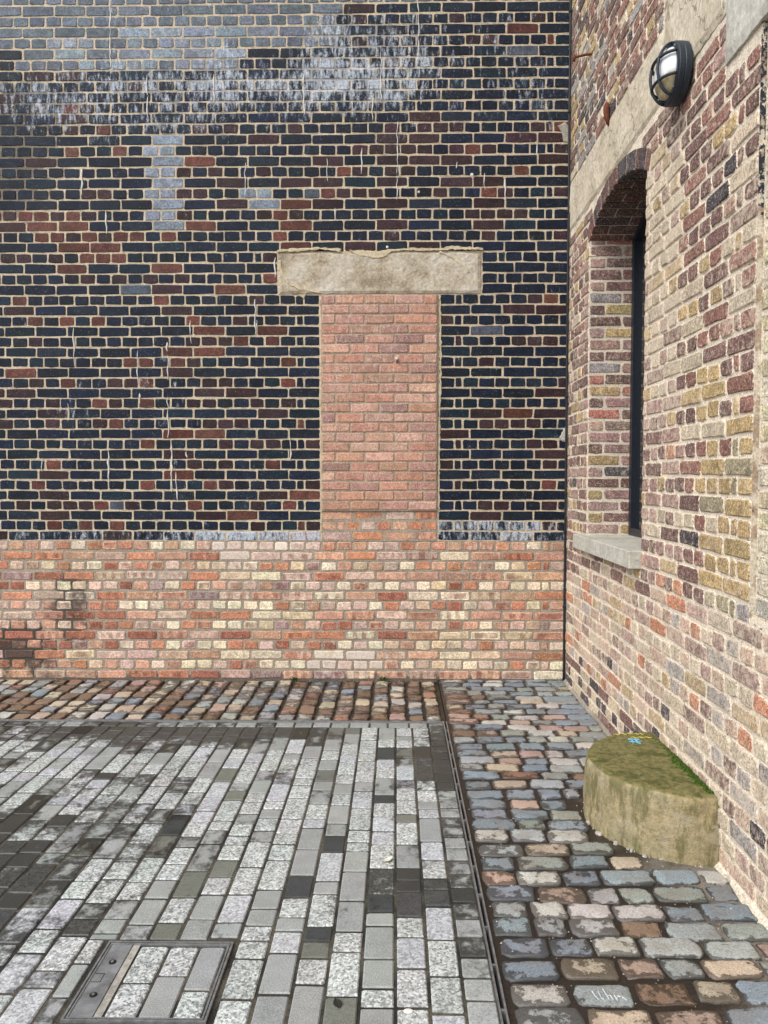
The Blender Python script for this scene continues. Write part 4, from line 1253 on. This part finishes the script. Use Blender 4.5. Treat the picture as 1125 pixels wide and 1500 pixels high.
# half-round stone against the wall
st = empty('mounting_stone', (DC[0], DC[1], 0)); tag(st, 'half-round sandstone block with a mossy green top against the wall', 'stone block')
v, f = [], []
NA = 72
def ring(r_, z, amp=1.0):
    for i in range(NA + 1):
        t = math.pi / 2 + math.pi * i / NA
        d = amp * (0.008 * mnoise.noise(Vector((math.cos(t) * 3, math.sin(t) * 3, z * 5))) + 0.006 * mnoise.noise(Vector((math.cos(t) * 8, math.sin(t) * 8, z * 14))) + (0.007 * min(0, mnoise.noise(Vector((t * 7, z * 9, 6)))) if z > 0.22 else 0))
        rr = r_ + d * min(1, r_ / 0.3)
        zz = z + amp * (0.004 * mnoise.noise(Vector((rr * math.cos(t) * 9, rr * math.sin(t) * 9, 3))) if z > 0.1 else 0)
        v.append((min(rr * math.cos(t), 0.004), rr * math.sin(t), zz))
prof = [(DR + .006, -0.03)] + [(DR + 0.006 - 0.010 * k / 8, DH * 0.93 * k / 8) for k in range(1, 9)] + [(DR - 0.008, DH - 0.008), (DR - 0.017, DH - 0.001)] + [(DR * s_, DH + 0.003 * (1 - s_)) for s_ in (0.9, 0.78, 0.64, 0.5, 0.36, 0.22, 0.1)]
for r_, z in prof: ring(r_, z)
for j in range(len(prof) - 1):
    for i in range(NA):
        a = j * (NA + 1) + i; f.append((a + 1, a, a + NA + 1, a + NA + 2))
c0 = len(v); v.append((0, 0, DH + 0.003)); base = (len(prof) - 1) * (NA + 1)
for i in range(NA): f.append((base + i + 1, base + i, c0))
mesh_obj('block', v, f, M_MSTONE, st, True)
ms = MB(); rg = random.Random(4)
for i in range(760):
    y = rg.gauss(-0.10, 0.13)
    if abs(y) > 0.36: continue
    x = -0.004 - abs(rg.gauss(0, 0.014)); s_ = rg.uniform(0.003, 0.009)
    if y > 0.05: s_ *= 0.6
    z = DH + 0.001
    n = len(ms.v)
    h_ = s_ * rg.uniform(0.8, 2.0)
    for k in range(5):
        t = 2 * math.pi * k / 5 + rg.random()
        ms.v.append((min(x + s_ * math.cos(t), 0.006), y + s_ * math.sin(t), z - 0.001))
    ms.v.append((min(x + rg.uniform(-.004, .004), 0.004), y + rg.uniform(-.004, .004), z + h_))
    for k in range(5): ms.f.append((n + k, n + (k + 1) % 5, n + 5))
ms.build('moss', M_MOSS, st)['kind'] = 'stuff'
cr = MB()
for i in range(34):                                       # crumbled mortar along the foot
    t = math.pi / 2 + math.pi * rg.uniform(0.3, 0.98); r_ = DR + rg.uniform(-0.002, 0.016); s_ = rg.choice((0.003, 0.004, 0.005, 0.012)) * rg.uniform(.7, 1.3)
    x, y = r_ * math.cos(t), r_ * math.sin(t); n = len(cr.v)
    for k in range(5):
        a = 2 * math.pi * k / 5 + rg.random(); cr.v.append((x + s_ * math.cos(a), y + s_ * math.sin(a), -0.012))
    for k in range(5):
        a = 2 * math.pi * k / 5; cr.v.append((x + 0.6 * s_ * math.cos(a), y + 0.6 * s_ * math.sin(a), -0.006 + s_ * rg.uniform(0.2, 0.8)))
    for k in range(5): cr.f.append((n + k, n + (k + 1) % 5, n + 5 + (k + 1) % 5, n + 5 + k))
    cr.f.append(tuple(n + 5 + k for k in range(5)))
cr.build('mortar_crumb', M_CEM, st)['kind'] = 'stuff'
def scribble(name, strokes, mat, parent, z, r_=0.0022):
    m = MB()
    for s_ in strokes: m.tube([(x, y, z) for x, y in s_], r_, 5)
    return m.build(name, mat, parent)
zt = DH + 0.004
scribble('chalk_mark', [[(-0.20 + 0.012 * k, 0.325 + 0.010 * math.sin(k * 2.3) + 0.002 * k, ) for k in range(9)], [(-0.10 + 0.010 * k, 0.335 + 0.009 * math.sin(k * 2.6)) for k in range(6)],
                        [(-0.13 + 0.011 * k, 0.285 + 0.008 * math.sin(k * 2.1)) for k in range(10)]], M_CHALKY, st, zt)
scribble('chalk_mark', [[(-0.15 + 0.007 * k, 0.245 + 0.014 * math.sin(k * 2.2)) for k in range(8)], [(-0.155, 0.225), (-0.12, 0.222), (-0.095, 0.232)], [(-0.145, 0.205), (-0.125, 0.222), (-0.11, 0.20)], [(-0.15, 0.262), (-0.10, 0.258)]], M_CHALKB, st, zt, 0.003)
# chalk letters on one cobble: three or four scrawled strokes
bpy.context.view_layer.update()
def chalk_on(ob, strokes):
    m = MB(); mi = ob.matrix_world.inverted()
    for s_ in strokes:
        m.tube([mi @ Vector((ob.location.x + x, ob.location.y + y, ob.location.z + 0.0025)) for x, y in s_], 0.0017, 5)
    o = m.build('chalk_mark', M_CHALKW, ob); return o
chalk_on(chalked, [[(-.030, .012), (-.026, -.008), (-.020, -.026)], [(-.012, .010), (-.010, -.02), (-.004, -.024)], [(.004, .022), (.008, -.006), (.010, -.024)], [(.010, -.010), (.018, -.006), (.022, -.026)], [(.030, -.006), (.033, -.028)], [(.034, -.018), (.040, -.008), (.046, -.012)], [(.050, -.012), (.060, -.026)]])

# slot drains
def slot_drain(label, along, a, b_, c):
    d = empty('slot_drain', (c, a, 0) if along == 'y' else (a, c, 0)); tag(d, label, 'drain', 'slot drains round the granite paving')
    L = b_ - a
    def bar(u0, u1, w0, w1, z0, z1, nm, mat):
        m = MB().box(w0, w1, u0, u1, z0, z1) if along == 'y' else MB().box(u0, u1, w0, w1, z0, z1)
        return m.build(nm, mat, d)
    bar(0, L, -0.0115, -0.0058, -0.08, 0.0035, 'rail', M_STEEL)
    bar(0, L, 0.0058, 0.0115, -0.08, 0.0035, 'rail', M_STEEL)
    bar(0, L, -0.0057, 0.0057, -0.10, -0.04, 'channel_bed', M_BLACK)
    s_ = 0.1; n = 0
    while s_ < L:
        bar(s_ - 0.004, s_ + 0.004, -0.0057, 0.0057, -0.03, 0.0015, 'spacer', M_STEEL); s_ += 0.2
    return d
slot_drain('steel slot drain running from the corner towards the viewer beside the cobbles', 'y', Y_NEAR + 0.2, YD + 0.0116, XD)
slot_drain('steel slot drain running parallel to the back wall before the brown cobbles', 'x', X_LEFT + 0.1, XD - 0.012, YD)

# recessed access cover filled with setts
cv = empty('access_cover', ((COVER[0] + COVER[1]) / 2, (COVER[2] + COVER[3]) / 2, 0)); tag(cv, 'square steel access cover in the paving with granite setts set inside', 'access cover')
hw, hl = (COVER[1] - COVER[0]) / 2, (COVER[3] - COVER[2]) / 2
def frame_ring(o, w, z, nm, mat):
    m = MB(); a, b_ = hw - o, hl - o
    m.box(-a, a, -b_, -b_ + w, -0.06, z); m.box(-a, a, b_ - w, b_, -0.06, z)
    m.box(-a, -a + w, -b_ + w, b_ - w, -0.06, z); m.box(a - w, a, -b_ + w, b_ - w, -0.06, z)
    return m.build(nm, mat, cv)
frame_ring(0.0, 0.0065, 0.004, 'frame', M_STEEL)
frame_ring(0.010, 0.0055, 0.003, 'lid_edge', M_STEEL)
MB().box(-hw + 0.0066, hw - 0.0066, -hl + 0.0066, hl - 0.0066, -0.06, -0.014).build('lid_tray', M_JOINT, cv)
xl = -hw + 0.016
ps = MB().bevbox(xl, xl + 0.066, -hl + 0.016, hl - 0.016, -0.014, 0.0015, 0.001).build('cover_plate', M_STEELD, cv)
MB().box(xl + 0.068, xl + 0.090, -hl + 0.016, hl - 0.016, -0.014, -0.001).build('concrete_strip', M_CONC, cv)
for yy in (0.075, -0.075):
    bt = MB().lathe([(0, 0.011), (0.002, 0.011), (0.003, 0.009), (0.003, 0.005)], (xl + 0.034, yy, 0.0015), (0, 0, 1), 16).build('bolt', M_BLACK, cv)
    MB().lathe([(0, 0.0045), (0.002, 0.004)], (xl + 0.034, yy, 0.0045), (0, 0, 1), 8).build('socket', M_STEEL, bt)
kz = 0.0016
m = MB(); m.box(xl + 0.004, xl + 0.03, 0.020, 0.0215, kz - .001, kz + .0006); m.box(xl + 0.004, xl + 0.03, -0.018, -0.0165, kz - .001, kz + .0006); m.box(xl + 0.0301, xl + 0.0316, -0.018, 0.0215, kz - .001, kz + .0006)
m.build('lifting_key_slot', M_BLACK, cv)
rng = random.Random(77)
cs = []
bounds = [xl + 0.093, xl + 0.188, xl + 0.283, hw - 0.018]
for ci, split in enumerate((0.45, 0.55, 0.36)):
    a, b_ = bounds[ci], bounds[ci + 1]; y0_, y1_ = -hl + 0.018, hl - 0.018; ym = y0_ + (y1_ - y0_) * split
    looks = [((vary(G_GRAN, rng, .05, .02), 1), (vary(G_GRAN, rng, .05, .02), 1)), ((vary(G_PLAIN, rng, .05, .02), 0), (vary(G_GRAN, rng, .05, .02), 1)), ((vary(G_GRAN, rng, .05, .02), 1), ((0.27, 0.28, 0.285), 0))][ci]
    for (p, q, lk) in ((y0_, ym, looks[0]), (ym, y1_, looks[1])):
        it = sett((a + b_) / 2, (p + q) / 2, b_ - a - 0.008, q - p - 0.008, rng, look=lk)
        it['at']['wet'] = -0.4; cs.append(it)
for it in cs:
    o = bpy.data.objects.new('sett', it['shape'].mesh(M_SETT[0], 'sett')); o.location = it['loc']; o.scale = it['scale']; o.color = (*it['tint'], 1)
    for a in ATTRS:
        if a in it['at']: o[a] = float(it['at'][a])
    o.parent = cv; COL.objects.link(o)

# loose grit lying in the cobble joints and along the wall feet
gr = MB(); rg = random.Random(31)
for i in range(1500):
    if i < 900: x, y = rg.uniform(XD + 0.03, XR - 0.01), 1.7 + 3.9 * rg.random() ** 1.5
    elif i < 1200: x, y = rg.uniform(-3.2, XR), YB - abs(rg.gauss(0, 0.03)) - 0.006
    else: x, y = XR - 0.008 - abs(rg.gauss(0, 0.035)), rg.uniform(1.8, YB)
    if math.hypot(x - DC[0], y - DC[1]) < DR + 0.01: continue
    s_ = rg.uniform(0.0015, 0.0045); z = -0.0085 if rg.random() < .8 else 0.001; n = len(gr.v); t = rg.random() * 6
    for k in range(4): gr.v.append((x + s_ * math.cos(t + k * 1.57), y + s_ * math.sin(t + k * 1.57) * .8, z))
    gr.v.append((x, y, z + s_))
    gr.f += [(n + k, n + (k + 1) % 4, n + 4) for k in range(4)]
o = gr.build('grit', M_CEM); o['kind'] = 'stuff'

# weeds at the foot of the back wall
def weed(px, y, label, n, size, seed):
    r_ = random.Random(seed)
    w = empty('weed', (wx(px), y, -0.008)); tag(w, label, 'weed', 'weeds at the foot of the back wall')
    m = MB()
    for i in range(n):
        t = r_.uniform(0, 2 * math.pi); L = size * r_.uniform(.5, 1.2); ln = r_.uniform(.3, 1.0); wd = L * 0.16
        d = Vector((math.cos(t), math.sin(t) * 0.5 - 0.2, 0)); sd_ = Vector((-math.sin(t), math.cos(t), 0)) * wd
        p0 = Vector((r_.uniform(-.3, .3) * size, 0, 0)); p1 = p0 + d * L * ln * .5 + Vector((0, 0, L * .6)); p2 = p0 + d * L * ln + Vector((0, 0, L * (1 - .3 * ln)))
        k = len(m.v); m.v += [tuple(p0 - sd_ * .3), tuple(p0 + sd_ * .3), tuple(p1 + sd_), tuple(p1 - sd_), tuple(p2)]
        m.f += [(k, k + 1, k + 2, k + 3), (k + 3, k + 2, k + 4)]
    m.build('leaf_tuft', M_WEED, w)
weed(560, YB - 0.03, 'larger green weed at the wall foot beneath the bricked-up opening', 26, 0.05, 1)
weed(430, YB - 0.03, 'thin green weed at the wall foot left of the white salt patch', 12, 0.045, 2)
weed(640, YB - 0.03, 'tiny weed at the wall foot where the two cobble patterns meet', 9, 0.03, 3)

# litter
def leaf(name, x, y, label, mat, L, rot, curl):
    m = MB(); n = 7
    for i in range(n + 1):
        t = i / n; w = L * 0.3 * math.sin(math.pi * min(1, t * .95 + .03)) + 0.0006
        m.v += [((t - .5) * L, w, 0.003 + curl * t * t), ((t - .5) * L, 0, 0.001 + curl * t * t * .6), ((t - .5) * L, -w, 0.003 + curl * t * t)]
    for i in range(n):
        a = 3 * i; m.f += [(a, a + 1, a + 4, a + 3), (a + 1, a + 2, a + 5, a + 4)]
    o = m.build(name, mat); o.location = (x, y, 0.002); o.rotation_euler = (0, 0, rot); tag(o, label, 'leaf')
leaf('dead_leaf', -0.03, 2.935, 'pale curled dead leaf lying on the granite setts', M_LEAF, 0.04, 0.4, 0.012)
leaf('dead_leaf', -0.165, 2.115, 'dark wet leaf stuck to an olive-grey sett right of the steel access cover', M_LEAFD, 0.04, 1.9, 0.003)
gm = MB().lathe([(0, 0.013), (0.0025, 0.012), (0.004, 0.006)], (0, 0, 0), (0, 0, 1), 11).build('chewing_gum', M_GUM)
gm.location = (0.035, 2.09, 0.0005); gm.scale = (1.1, 0.75, 1); tag(gm, 'flattened white blob of gum on the paving', 'chewing gum')
